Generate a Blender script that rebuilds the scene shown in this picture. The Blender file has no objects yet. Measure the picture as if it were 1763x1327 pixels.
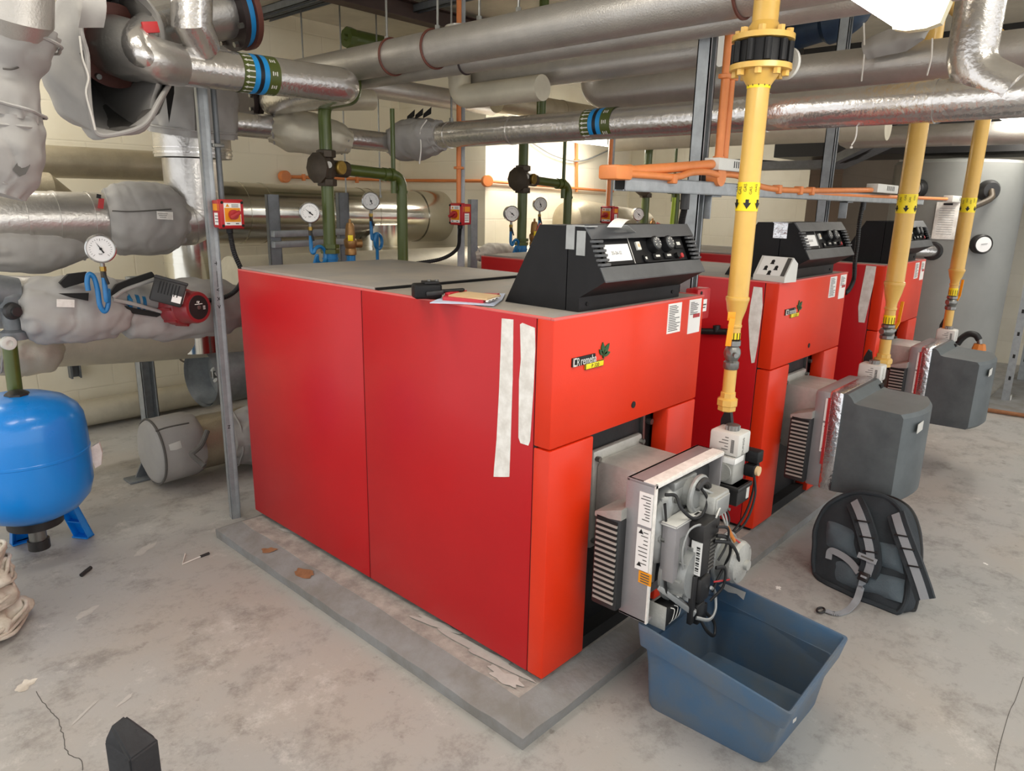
import bpy, bmesh, math, random
from mathutils import Vector, Matrix, noise
random.seed(7)
V = Vector
SC = bpy.context.scene
COL = SC.collection
# ------------------------------------------------------------------ camera
FPX, CX, CY = 1227.2, 1763 / 2, 1327 / 2
CAM = V((-1.4527, -1.1836, 1.4824))
ROT = (1.3202, -0.0203, -0.8242)
cam = bpy.data.objects.new('camera', bpy.data.cameras.new('camera'))
COL.objects.link(cam)
cam.location = CAM
cam.rotation_euler = ROT
cam.data.sensor_width = 36
cam.data.lens = FPX / 1763 * 36
cam.data.clip_start = 0.02
SC.camera = cam
RM = cam.rotation_euler.to_matrix()

def at(px, py, x=None, y=None, z=None):
    """where the sight line of a photo pixel meets a real plane of the room"""
    d = RM @ V(((px - CX) / FPX, -(py - CY) / FPX, -1.0))
    i, v = (0, x) if x is not None else (1, y) if y is not None else (2, z)
    return CAM + d * ((v - CAM[i]) / d[i])

# ------------------------------------------------------------------ materials
def lin(c):
    c = c.lstrip('#')
    r = []
    for i in (0, 2, 4):
        s = int(c[i:i + 2], 16) / 255
        r.append(s / 12.92 if s <= 0.04045 else ((s + 0.055) / 1.055) ** 2.4)
    return (*r, 1)

def mat(name, col, rough=0.5, metal=0.0, var=0.0, vscale=6.0, bump=0.0, bscale=60.0, col2=None, spec=0.5, coat=0.0, emit=0.0, aniso=None, vdet=6.0):
    m = bpy.data.materials.new(name)
    m.use_nodes = True
    nt = m.node_tree
    b = nt.nodes['Principled BSDF']
    b.inputs['Base Color'].default_value = lin(col)
    b.inputs['Roughness'].default_value = rough
    b.inputs['Metallic'].default_value = metal
    b.inputs['Specular IOR Level'].default_value = spec
    if coat:
        b.inputs['Coat Weight'].default_value = coat
        b.inputs['Coat Roughness'].default_value = 0.12
    if emit:
        b.inputs['Emission Color'].default_value = lin(col)
        b.inputs['Emission Strength'].default_value = emit
    tc = nt.nodes.new('ShaderNodeTexCoord')
    if var > 0 or col2:
        n = nt.nodes.new('ShaderNodeTexNoise')
        n.inputs['Scale'].default_value = vscale
        n.inputs['Detail'].default_value = vdet
        n.inputs['Roughness'].default_value = 0.62
        nt.links.new(tc.outputs['Object'], n.inputs['Vector'])
        r = nt.nodes.new('ShaderNodeMapRange')
        r.inputs['From Min'].default_value = 0.35
        r.inputs['From Max'].default_value = 0.65
        nt.links.new(n.outputs['Fac'], r.inputs['Value'])
        mx = nt.nodes.new('ShaderNodeMix')
        mx.data_type = 'RGBA'
        c = lin(col)
        d = lin(col2) if col2 else tuple(max(0, k * (1 - var)) for k in c[:3]) + (1,)
        mx.inputs['A'].default_value = c
        mx.inputs['B'].default_value = d
        nt.links.new(r.outputs['Result'], mx.inputs['Factor'])
        nt.links.new(mx.outputs['Result'], b.inputs['Base Color'])
        rr = nt.nodes.new('ShaderNodeMapRange')
        rr.inputs['To Min'].default_value = max(0.02, rough - 0.06)
        rr.inputs['To Max'].default_value = min(1, rough + 0.1)
        nt.links.new(n.outputs['Fac'], rr.inputs['Value'])
        nt.links.new(rr.outputs['Result'], b.inputs['Roughness'])
    if bump > 0:
        n2 = nt.nodes.new('ShaderNodeTexNoise')
        n2.inputs['Scale'].default_value = bscale
        n2.inputs['Detail'].default_value = 3
        nt.links.new(tc.outputs['Object'], n2.inputs['Vector'])
        bp = nt.nodes.new('ShaderNodeBump')
        bp.inputs['Strength'].default_value = bump
        bp.inputs['Distance'].default_value = 0.004
        nt.links.new(n2.outputs['Fac'], bp.inputs['Height'])
        nt.links.new(bp.outputs['Normal'], b.inputs['Normal'])
    return m

M = {}
M['red'] = mat('red_paint', '#bd1119', 0.36, var=0.10, vscale=1.3, spec=0.35, coat=0.08, bump=0.05, bscale=220)
M['redf'] = mat('orange_red_paint', '#e0330f', 0.38, var=0.08, vscale=2.0, spec=0.35, coat=0.08, bump=0.08, bscale=260)  # boiler fronts: the warmer light on them is put into the colour
M['pinkrim'] = mat('chipped_red_edge', '#d4655f', 0.6)
M['topgrey'] = mat('grey_top_plate', '#8d8a86', 0.5, var=0.25, vscale=5, col2='#a39a8e', bump=0.05)
M['darkgap'] = mat('dark_gap', '#131313', 0.8)
M['blackplate'] = mat('black_iron_plate', '#1c1d1f', 0.55, var=0.4, vscale=8, bump=0.2, bscale=90)
M['blackplastic'] = mat('black_plastic', '#131315', 0.5, spec=0.3, var=0.25, vscale=10, bump=0.12, bscale=400)
M['greyfascia'] = mat('dark_grey_fascia', '#595b5d', 0.42, var=0.2, vscale=12, bump=0.1, bscale=400)
M['rubber'] = mat('black_rubber', '#141415', 0.55, bump=0.1)
M['white'] = mat('white_paper', '#efeeea', 0.6)
M['offwhite'] = mat('off_white_plastic', '#d3d2cb', 0.45, var=0.08)
M['tape'] = mat('white_tape', '#f2efe9', 0.7, var=0.25, vscale=30, col2='#dcd7cf', bump=0.3, bscale=60)
M['foiltape'] = mat('crinkled_foil_tape', '#e2e2e4', 0.22, metal=0.95, var=0.2, vscale=40, bump=0.9, bscale=45)
M['alucast'] = mat('cast_aluminium', '#bcbcb6', 0.45, metal=0.4, var=0.18, vscale=18, bump=0.25, bscale=150)
M['aluframe'] = mat('painted_grey_casting', '#9a9798', 0.42, metal=0.25, var=0.12, vscale=9, bump=0.12, bscale=120)
M['burnergrey'] = mat('grey_burner_cover', '#4c5356', 0.48, var=0.22, vscale=7, col2='#5d6466', bump=0.08, bscale=300)
M['grille'] = mat('dark_grille', '#2b2c2d', 0.5)
M['slat'] = mat('pale_grille_slat', '#a5a29a', 0.5)
M['motor'] = mat('motor_grey', '#a9aba9', 0.4, metal=0.45, var=0.2, vscale=14, bump=0.2)
M['orange'] = mat('orange_label', '#e8960f', 0.5)
M['orangepaint'] = mat('orange_conduit_paint', '#e08648', 0.42, var=0.08, vscale=20)
M['yellow'] = mat('yellow_gas_paint', '#d9ae55', 0.36, var=0.10, vscale=9, coat=0.2)
M['yellowband'] = mat('yellow_band', '#efd614', 0.4)
M['black'] = mat('black_print', '#0c0c0c', 0.6)
M['ink'] = mat('grey_print', '#55534f', 0.7)
M['steel'] = mat('steel', '#8e8e8a', 0.35, metal=0.85, var=0.15, vscale=30)
M['brass'] = mat('brass', '#a98b45', 0.38, metal=0.8, var=0.2, vscale=30)
M['bronze'] = mat('bronze_body', '#a37c4e', 0.42, metal=0.7, var=0.25, vscale=25, bump=0.15)
M['galv'] = mat('galvanised_strut', '#a6abae', 0.42, metal=0.35, var=0.2, vscale=22)
M['galvd'] = mat('galvanised_strut_dark', '#74787b', 0.5, metal=0.3, var=0.2, vscale=22)
M['foil'] = mat('foil_lagging', '#cac7c2', 0.3, metal=0.8, var=0.12, vscale=12, bump=0.35, bscale=70)
M['foilshiny'] = mat('shiny_foil_lagging', '#dcd9d5', 0.22, metal=0.88, var=0.12, vscale=10, bump=0.55, bscale=55)
M['foilwarm'] = mat('matt_foil_lagging', '#c2beb8', 0.38, metal=0.7, var=0.15, vscale=8, bump=0.3, bscale=160)
M['foilgold'] = mat('old_foil_lagging', '#b8ad95', 0.42, metal=0.6, var=0.2, vscale=6, bump=0.3, bscale=120)
M['chrome'] = mat('bright_aluminium_cladding', '#d2cfc4', 0.16, metal=1.0, var=0.1, vscale=5, bump=0.12, bscale=14)
M['pvc'] = mat('cream_pipe_covering', '#cfc8b4', 0.45, metal=0.3, var=0.15, vscale=6, bump=0.3, bscale=50)
M['jacket'] = mat('grey_jacket_cloth', '#a3a09c', 0.68, var=0.10, vscale=6, bump=0.6, bscale=11)
M['jacketd'] = mat('grey_jacket_lining', '#5f5c58', 0.8, var=0.2, vscale=6, bump=0.35, bscale=14)
M['velcro'] = mat('black_velcro', '#1d1c1b', 0.9)
M['green'] = mat('green_pipe_paint', '#4c5a22', 0.36, var=0.12, vscale=10, coat=0.25)
M['brightgreen'] = mat('bright_green_pipe', '#9cb524', 0.4)
M['blue'] = mat('blue_pipe_paint', '#1676b4', 0.34, var=0.12, vscale=12, coat=0.2)
M['vessel'] = mat('blue_vessel_paint', '#0a86e0', 0.28, coat=0.35, var=0.05, vscale=2)
M['castbrown'] = mat('dark_cast_valve', '#4e4438', 0.5, metal=0.35, var=0.25, vscale=20, bump=0.2)
M['flange'] = mat('oxide_red_flange', '#6a3a2e', 0.55, var=0.25, vscale=14, bump=0.2)
M['flanged'] = mat('dark_maroon_flange', '#2f2020', 0.5, var=0.2, vscale=14)
M['navy'] = mat('navy_valve_body', '#243a52', 0.45, var=0.3, vscale=14, bump=0.15)
M['bandblue'] = mat('blue_band', '#1b86c8', 0.35)
M['bandnavy'] = mat('navy_band', '#10161f', 0.4)
M['bandgreen'] = mat('olive_band', '#4a5322', 0.4)
M['dial'] = mat('gauge_dial', '#eeeeec', 0.35)
M['isored'] = mat('isolator_red', '#b3161e', 0.4)
M['grundred'] = mat('pump_red', '#8e2a2e', 0.42, var=0.15, vscale=10, coat=0.15)
M['pumpblack'] = mat('pump_black', '#242323', 0.45, bump=0.1)
M['pumpblue'] = mat('pump_blue_body', '#1b6f9e', 0.4, var=0.2, vscale=14)
M['concrete_plinth'] = mat('painted_concrete', '#8f9090', 0.75, var=0.2, vscale=7, col2='#7d7a75', bump=0.6, bscale=45)
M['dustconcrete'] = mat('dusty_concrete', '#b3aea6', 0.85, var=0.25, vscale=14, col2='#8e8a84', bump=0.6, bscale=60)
M['tankgrey'] = mat('grey_tank_cladding', '#868783', 0.5, var=0.12, vscale=2.5, bump=0.05)
M['binblue'] = mat('blue_grey_plastic', '#41617f', 0.45, var=0.2, vscale=5, col2='#5c666f', bump=0.08, bscale=120)
M['bagdark'] = mat('black_bag_cloth', '#30363b', 0.85, var=0.2, vscale=12, bump=0.4, bscale=120)
M['baggrey'] = mat('slate_bag_padding', '#58646c', 0.85, var=0.15, vscale=10, bump=0.5, bscale=160)
M['webbing'] = mat('grey_webbing', '#989ca1', 0.7, bump=0.3, bscale=200)
M['rag'] = mat('cream_rag_cloth', '#e6e0d4', 0.9, var=0.25, vscale=9, col2='#b5ab9b', bump=0.5, bscale=40)
M['post'] = mat('black_block', '#2c2d30', 0.6, var=0.35, vscale=18, bump=0.5, bscale=60)
M['card'] = mat('buff_card', '#d9b98c', 0.7)
M['redbook'] = mat('red_book', '#c8323c', 0.5)
M['bluepaper'] = mat('pale_blue_paper', '#c9d3e8', 0.6)
M['brownsteel'] = mat('brown_steel_beam', '#4a3730', 0.55, var=0.2, vscale=10)
M['darktray'] = mat('dark_tray', '#3d3e3e', 0.5, metal=0.4, var=0.3, vscale=14)
M['light'] = mat('lamp_diffuser', '#fffaf0', 0.4, emit=11.0)
M['lightend'] = mat('lamp_end_cap', '#d8cfae', 0.5)
M['rust'] = mat('rust_stain', '#9a6a48', 0.9, var=0.3, vscale=30)
M['paintwhite'] = mat('white_paint_splash', '#bdbab4', 0.8, var=0.1, vscale=40)
M['cord'] = mat('white_cord', '#dedad2', 0.8)
M['redtag'] = mat('red_tag', '#b02a2c', 0.5)
M['leafgreen'] = mat('dark_leaf_green', '#14532c', 0.4)
M['glass'] = mat('gauge_ring', '#b9bab8', 0.2, metal=0.9)
M['copperorange'] = mat('orange_terminal', '#c9772a', 0.5)

def wall_mat(name, col, along):
    m = mat(name, col, 0.7)
    nt = m.node_tree
    b = nt.nodes['Principled BSDF']
    tc = nt.nodes.new('ShaderNodeTexCoord')
    sep = nt.nodes.new('ShaderNodeSeparateXYZ')
    cmb = nt.nodes.new('ShaderNodeCombineXYZ')
    nt.links.new(tc.outputs['Object'], sep.inputs[0])
    nt.links.new(sep.outputs[along], cmb.inputs['X'])
    nt.links.new(sep.outputs['Z'], cmb.inputs['Y'])
    br = nt.nodes.new('ShaderNodeTexBrick')
    br.inputs['Scale'].default_value = 1
    br.inputs['Brick Width'].default_value = 0.44
    br.inputs['Row Height'].default_value = 0.225
    br.inputs['Mortar Size'].default_value = 0.006
    br.inputs['Mortar Smooth'].default_value = 0.6
    c = lin(col)
    br.inputs['Color1'].default_value = c
    br.inputs['Color2'].default_value = tuple(k * 0.96 for k in c[:3]) + (1,)
    br.inputs['Mortar'].default_value = tuple(k * 0.95 for k in c[:3]) + (1,)
    nt.links.new(cmb.outputs[0], br.inputs['Vector'])
    n = nt.nodes.new('ShaderNodeTexNoise')
    n.inputs['Scale'].default_value = 1.7
    n.inputs['Detail'].default_value = 8
    nt.links.new(tc.outputs['Object'], n.inputs['Vector'])
    mx = nt.nodes.new('ShaderNodeMix')
    mx.data_type = 'RGBA'
    mx.blend_type = 'MULTIPLY'
    rp = nt.nodes.new('ShaderNodeValToRGB')
    rp.color_ramp.elements[0].position = 0.3
    rp.color_ramp.elements[0].color = (0.8, 0.77, 0.7, 1)
    rp.color_ramp.elements[1].position = 0.55
    rp.color_ramp.elements[1].color = (1, 1, 1, 1)
    nt.links.new(n.outputs['Fac'], rp.inputs[0])
    mx.inputs['Factor'].default_value = 0.7
    nt.links.new(br.outputs['Color'], mx.inputs['A'])
    nt.links.new(rp.outputs['Color'], mx.inputs['B'])
    nt.links.new(mx.outputs['Result'], b.inputs['Base Color'])
    n2 = nt.nodes.new('ShaderNodeTexNoise')
    n2.inputs['Scale'].default_value = 30
    nt.links.new(tc.outputs['Object'], n2.inputs['Vector'])
    ma = nt.nodes.new('ShaderNodeMath')
    ma.operation = 'MULTIPLY_ADD'
    ma.inputs[1].default_value = 0.25
    nt.links.new(n2.outputs['Fac'], ma.inputs[0])
    inv = nt.nodes.new('ShaderNodeMath')
    inv.operation = 'SUBTRACT'
    inv.inputs[0].default_value = 1
    nt.links.new(br.outputs['Fac'], inv.inputs[1])
    nt.links.new(inv.outputs[0], ma.inputs[2])
    bp = nt.nodes.new('ShaderNodeBump')
    bp.inputs['Strength'].default_value = 0.35
    bp.inputs['Distance'].default_value = 0.004
    nt.links.new(ma.outputs[0], bp.inputs['Height'])
    nt.links.new(bp.outputs['Normal'], b.inputs['Normal'])
    return m
M['wallx'] = wall_mat('cream_painted_block_wall', '#f1e9d2', 'X')
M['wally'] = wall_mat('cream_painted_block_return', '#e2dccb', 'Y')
M['brownwall'] = wall_mat('brown_render_wall', '#7d6f60', 'X')
M['ceil'] = mat('cream_ceiling', '#cfc8b6', 0.8, var=0.2, vscale=2.5, bump=0.2, bscale=25)

def floor_mat():
    m = mat('worn_concrete_floor', '#a79f95', 0.6)
    nt = m.node_tree
    b = nt.nodes['Principled BSDF']
    tc = nt.nodes.new('ShaderNodeTexCoord')
    def noisen(s, d=8, r=0.6):
        n = nt.nodes.new('ShaderNodeTexNoise')
        n.inputs['Scale'].default_value = s
        n.inputs['Detail'].default_value = d
        n.inputs['Roughness'].default_value = r
        nt.links.new(tc.outputs['Object'], n.inputs['Vector'])
        return n
    def ramp(src, stops):
        r = nt.nodes.new('ShaderNodeValToRGB')
        e = r.color_ramp.elements
        e[0].position, e[0].color = stops[0]
        e[1].position, e[1].color = stops[-1]
        for p, c in stops[1:-1]:
            k = e.new(p)
            k.color = c
        nt.links.new(src.outputs['Fac'], r.inputs[0])
        return r
    r1 = ramp(noisen(0.9), [(0.3, lin('#a3a3a1')), (0.48, lin('#a9a7a3')), (0.62, lin('#aca69e')), (0.75, lin('#bab8b4'))])
    r2 = ramp(noisen(7.5, 12, 0.78), [(0.34, lin('#8f8a84')), (0.5, (1, 1, 1, 1)), (0.66, (1, 1, 1, 1))])
    def mixc(kind, fac, a, bb):
        mx = nt.nodes.new('ShaderNodeMix')
        mx.data_type = 'RGBA'
        mx.blend_type = kind
        if isinstance(fac, float):
            mx.inputs['Factor'].default_value = fac
        else:
            nt.links.new(fac, mx.inputs['Factor'])
        nt.links.new(a, mx.inputs['A'])
        if isinstance(bb, tuple):
            mx.inputs['B'].default_value = bb
        else:
            nt.links.new(bb, mx.inputs['B'])
        return mx.outputs['Result']
    c = mixc('MULTIPLY', 0.5, r1.outputs['Color'], r2.outputs['Color'])
    r3 = ramp(noisen(3.4, 14, 0.82), [(0.56, (0, 0, 0, 1)), (0.70, (0.7, 0.7, 0.7, 1))])
    c = mixc('MIX', r3.outputs['Color'], c, lin('#d6d3cd'))
    r4 = ramp(noisen(14, 8, 0.7), [(0.27, (0.65, 0.65, 0.65, 1)), (0.37, (0, 0, 0, 1))])
    c = mixc('MIX', r4.outputs['Color'], c, lin('#6a635b'))
    nt.links.new(c, b.inputs['Base Color'])
    b.inputs['Roughness'].default_value = 0.55
    bp = nt.nodes.new('ShaderNodeBump')
    bp.inputs['Strength'].default_value = 0.25
    bp.inputs['Distance'].default_value = 0.005
    nt.links.new(noisen(24, 8).outputs['Fac'], bp.inputs['Height'])
    nt.links.new(bp.outputs['Normal'], b.inputs['Normal'])
    return m
M['floor'] = floor_mat()

# ------------------------------------------------------------------ mesh builder
ROOT = {}

def basis(d):
    d = V(d).normalized()
    a = V((0, 0, 1)) if abs(d.z) < 0.95 else V((1, 0, 0))
    u = d.cross(a).normalized()
    return u, u.cross(d).normalized() * 1.0, d

class MB:
    def __init__(self):
        self.bm = bmesh.new()
        self.mats = []
    def mi(self, m):
        if m not in self.mats:
            self.mats.append(m)
        return self.mats.index(m)
    def faces(self, vs, fs, m, flat=False):
        i = self.mi(m)
        bv = [self.bm.verts.new(v) for v in vs]
        for f in fs:
            try:
                q = self.bm.faces.new([bv[k] for k in f])
                q.material_index = i
                q.smooth = not flat
            except ValueError:
                pass
        return self
    def box(self, c, s, m, bev=0.0, R=None, seg=2):
        i = self.mi(m)
        T = Matrix.Translation(V(c))
        if R is not None:
            T = T @ R.to_4x4()
        S = Matrix.Diagonal((*s, 1))
        r = bmesh.ops.create_cube(self.bm, size=1, matrix=T @ S)
        vs = set(r['verts'])
        for f in {f for v in vs for f in v.link_faces}:
            f.material_index = i
        if bev > 0:
            es = list({e for v in vs for e in v.link_edges})
            bmesh.ops.bevel(self.bm, geom=es, offset=min(bev, min(s) * 0.45), segments=seg, affect='EDGES', profile=0.5)
        return self
    def box2(self, a, b, m, bev=0.0):
        a, b = V(a), V(b)
        return self.box((a + b) / 2, [abs(k) for k in (b - a)], m, bev)
    def beam(self, p0, p1, w, h, m, bev=0.0, up=(0, 0, 1)):
        """box from p0 to p1; w sideways, h along up"""
        p0, p1 = V(p0), V(p1)
        d = (p1 - p0).normalized()
        u = V(up)
        s = d.cross(u)
        if s.length < 1e-4:
            s = d.cross(V((1, 0, 0)))
        s.normalize()
        t = s.cross(d)
        R = Matrix((d, s, t)).transposed()
        return self.box((p0 + p1) / 2, ((p1 - p0).length, w, h), m, bev, R)
    def cyl(self, p0, p1, r, m, r1=None, n=28, caps=True):
        return self.tube([p0, p1], [r, r if r1 is None else r1], m, n, caps)
    def tube(self, pts, r, m, n=16, caps=True, closed=False, sy=1.0, up=None):
        pts = [V(p) for p in pts]
        k = len(pts)
        rs = list(r) if isinstance(r, (list, tuple)) else [r] * k
        i = self.mi(m)
        rings = []
        prev = None
        for j, p in enumerate(pts):
            if closed:
                t = pts[(j + 1) % k] - pts[j - 1]
            elif j == 0:
                t = pts[1] - pts[0]
            elif j == k - 1:
                t = pts[-1] - pts[-2]
            else:
                t = (pts[j + 1] - p).normalized() + (p - pts[j - 1]).normalized()
            if t.length < 1e-9:
                t = V((0, 0, 1))
            t.normalize()
            if prev is None:
                if up is not None:
                    u = (V(up) - t * V(up).dot(t)).normalized()
                else:
                    u = basis(t)[0]
            else:
                u = prev - t * prev.dot(t)
                if u.length < 1e-6:
                    u = basis(t)[0]
                u.normalize()
            prev = u
            w = t.cross(u)
            rings.append([self.bm.verts.new(p + (u * math.cos(a) + w * math.sin(a) * sy) * rs[j]) for a in [2 * math.pi * q / n for q in range(n)]])
        last = k if closed else k - 1
        for j in range(last):
            A, B = rings[j], rings[(j + 1) % k]
            for q in range(n):
                f = self.bm.faces.new((A[q], A[(q + 1) % n], B[(q + 1) % n], B[q]))
                f.material_index = i
                f.smooth = True
        if caps and not closed:
            for A, rv in ((rings[0], True), (rings[-1], False)):
                f = self.bm.faces.new(list(reversed(A)) if rv else A)
                f.material_index = i
        return self
    def lathe(self, o, axis, prof, m, n=40, ref=None):
        """prof: list of (radius, distance along axis)"""
        u, w, d = basis(axis)
        o = V(o)
        i = self.mi(m)
        rings = []
        for r, t in prof:
            if r < 1e-5:
                rings.append([self.bm.verts.new(o + d * t)])
            else:
                rings.append([self.bm.verts.new(o + d * t + (u * math.cos(a) + w * math.sin(a)) * r) for a in [2 * math.pi * q / n for q in range(n)]])
        for A, B in zip(rings, rings[1:]):
            for q in range(n):
                q2 = (q + 1) % n
                if len(A) == 1 and len(B) == 1:
                    continue
                if len(A) == 1:
                    f = self.bm.faces.new((A[0], B[q2], B[q]))
                elif len(B) == 1:
                    f = self.bm.faces.new((A[q], A[q2], B[0]))
                else:
                    f = self.bm.faces.new((A[q], A[q2], B[q2], B[q]))
                f.material_index = i
                f.smooth = True
        return self
    def prism(self, pts, off, m, flat=True):
        """closed polygon pts (3d) pushed along off"""
        pts = [V(p) for p in pts]
        off = V(off)
        k = len(pts)
        vs = pts + [p + off for p in pts]
        fs = [list(range(k))[::-1], [k + q for q in range(k)]] + [[q, (q + 1) % k, k + (q + 1) % k, k + q] for q in range(k)]
        return self.faces(vs, fs, m, flat)
    def grid(self, fn, nu, nv, m, closed_u=False):
        i = self.mi(m)
        g = [[self.bm.verts.new(fn(a / (nu if closed_u else nu - 1), b / (nv - 1))) for b in range(nv)] for a in range(nu)]
        for a in range(nu if closed_u else nu - 1):
            for b in range(nv - 1):
                a2 = (a + 1) % nu
                f = self.bm.faces.new((g[a][b], g[a2][b], g[a2][b + 1], g[a][b + 1]))
                f.material_index = i
                f.smooth = True
        return g
    def text(self, s, o, right, up, size, m, depth=0.0006, squash=1.0, shear=0.0):
        """flat lettering: o = lower left corner"""
        cu = bpy.data.curves.new('t', 'FONT')
        cu.body = s
        cu.size = 1
        cu.shear = shear
        cu.resolution_u = 3
        ob = bpy.data.objects.new('t', cu)
        COL.objects.link(ob)
        bpy.context.view_layer.update()
        me = bpy.data.meshes.new_from_object(ob.evaluated_get(bpy.context.evaluated_depsgraph_get()))
        right, up = V(right).normalized(), V(up).normalized()
        nn = right.cross(up)
        vs = [V(o) + right * v.co.x * size * squash + up * v.co.y * size + nn * depth for v in me.vertices]
        self.faces(vs, [list(p.vertices) for p in me.polygons], m, True)
        bpy.data.objects.remove(ob)
        bpy.data.curves.remove(cu)
        bpy.data.meshes.remove(me)
        return self
    def build(self, name, parent=None, ang=35, rec=True, **tags):
        me = bpy.data.meshes.new(name)
        if rec:
            bmesh.ops.recalc_face_normals(self.bm, faces=self.bm.faces)
        r = parent
        while r is not None and r.parent is not None:
            r = r.parent
        off = ROOT.get(r.name, V((0, 0, 0))) if r is not None else V((0, 0, 0))
        if r is None and len(self.bm.verts):
            lo = V([min(v.co[k] for v in self.bm.verts) for k in range(3)])
            hi = V([max(v.co[k] for v in self.bm.verts) for k in range(3)])
            off = V(((lo.x + hi.x) / 2, (lo.y + hi.y) / 2, lo.z))
        for v in self.bm.verts:
            v.co -= off
        for f in self.bm.faces:
            f.smooth = True
        self.bm.to_mesh(me)
        self.bm.free()
        for m in self.mats:
            me.materials.append(M[m])
        try:
            me.set_sharp_from_angle(angle=math.radians(ang))
        except Exception:
            pass
        o = bpy.data.objects.new(name, me)
        COL.objects.link(o)
        if parent is not None:
            o.parent = parent
        else:
            o.location = off
            ROOT[o.name] = off
        for k, v in tags.items():
            o[k] = v
        return o

def thing(name, label, cat, loc, group=None):
    o = bpy.data.objects.new(name, None)
    COL.objects.link(o)
    o.empty_display_size = 0.05
    o.location = loc
    ROOT[o.name] = V(loc)
    o['label'] = label
    o['category'] = cat
    if group:
        o['group'] = group
    return o

def copy_tree(o, off, label=None, parent=None, group=None):
    c = o.copy()
    COL.objects.link(c)
    if parent is None:
        c.location = o.location + V(off)
        ROOT[c.name] = V(c.location)
        if label:
            c['label'] = label
        if group:
            c['group'] = group
    else:
        c.parent = parent
    for ch in list(o.children):
        copy_tree(ch, off, None, c)
    return c

def bend(pts, rad=0.05, n=7):
    """round the corners of a polyline"""
    pts = [V(p) for p in pts]
    out = [pts[0]]
    for a, b, c in zip(pts, pts[1:], pts[2:]):
        d1, d2 = (a - b), (c - b)
        r = min(rad, d1.length * 0.49, d2.length * 0.49)
        p, q = b + d1.normalized() * r, b + d2.normalized() * r
        for k in range(n + 1):
            t = k / n
            out.append(p * (1 - t) ** 2 + b * 2 * t * (1 - t) + q * t * t)
    out.append(pts[-1])
    return out

def spline(pts, n=8):
    pts = [V(p) for p in pts]
    P = [pts[0] * 2 - pts[1]] + pts + [pts[-1] * 2 - pts[-2]]
    out = []
    for a, b, c, d in zip(P, P[1:], P[2:], P[3:]):
        for k in range(n):
            t = k / n
            out.append(0.5 * ((2 * b) + (c - a) * t + (2 * a - 5 * b + 4 * c - d) * t * t + (3 * b - a - 3 * c + d) * t ** 3))
    out.append(pts[-1])
    return out
# ================================================================== the room
def struct(o):
    o['kind'] = 'structure'
    return o
b = MB(); b.box2((-3.2, -3.2, -0.1), (7.6, 5.2, 0), 'floor'); struct(b.build('floor'))
b = MB(); b.box2((-3.2, 4.0, 0), (2.69, 4.15, 2.8), 'wallx'); struct(b.build('wall_back'))
b = MB(); b.box2((2.69, 2.94, 0), (4.68, 4.15, 2.8), 'wallx')
struct(b.build('wall_pier'))
b = MB(); b.box2((4.68, 4.6, 0), (7.6, 4.75, 2.8), 'wallx'); struct(b.build('wall_recess'))
b = MB(); b.box2((7.2, -3.2, 0), (7.35, 4.6, 2.8), 'wally'); struct(b.build('wall_right'))
b = MB(); b.box2((5.55, 1.2, 0), (7.2, 1.5, 2.3), 'brownwall'); struct(b.build('wall_stub'))
b = MB(); b.box2((-3.2, -3.2, 2.8), (7.6, 5.2, 2.95), 'ceil'); struct(b.build('ceiling'))
b = MB(); b.box2((5.05, -1.8, 1.925), (5.75, 1.65, 2.8), 'pumpblack'); struct(b.build('trim_soffit'))

# long concrete plinth under the three boilers
t = thing('concrete_plinth', 'long grey concrete plinth with sloped edge under the three red boilers', 'plinth', (1.9, 0.8, 0))
b = MB()
xa, xb, ya, yb = -0.184, 4.15, -0.091, 1.76
xi, yi, yo, xo = -0.088, 0.012, 1.70, 4.07
zt, ze = 0.066, 0.041
ring0 = [V((xa + .004, ya + .004, 0)), V((xb, ya + .004, 0)), V((xb, yb, 0)), V((xa + .004, yb, 0))]
ring1 = [V((xa, ya, ze)), V((xb, ya, ze)), V((xb, yb, ze)), V((xa, yb, ze))]
ring2 = [V((xi, yi, zt)), V((xo, yi, zt)), V((xo, yo, zt)), V((xi, yo, zt))]
vs, fs = [], []
N = 70
for R_ in (ring0, ring1, ring2):
    for q in range(4):
        p0, p1 = R_[q], R_[(q + 1) % 4]
        for k in range(N):
            p = p0.lerp(p1, k / N)
            j = noise.noise(p * 9) * 0.004 if R_ is not ring0 else 0
            vs.append(p + V((0, 0, j * 0.6)) + V((j, j, 0)))
n4 = 4 * N
for r_ in range(2):
    for q in range(n4):
        fs.append([r_ * n4 + q, r_ * n4 + (q + 1) % n4, (r_ + 1) * n4 + (q + 1) % n4, (r_ + 1) * n4 + q])
b.faces(vs, fs, 'concrete_plinth')
b.build('plinth_slab', t, ang=8)
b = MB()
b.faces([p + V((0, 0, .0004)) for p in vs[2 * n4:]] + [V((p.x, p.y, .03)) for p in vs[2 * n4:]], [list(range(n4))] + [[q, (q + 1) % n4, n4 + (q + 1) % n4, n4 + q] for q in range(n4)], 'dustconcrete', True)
b.build('worn_top', t, label='pale dusty worn top surface')
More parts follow.
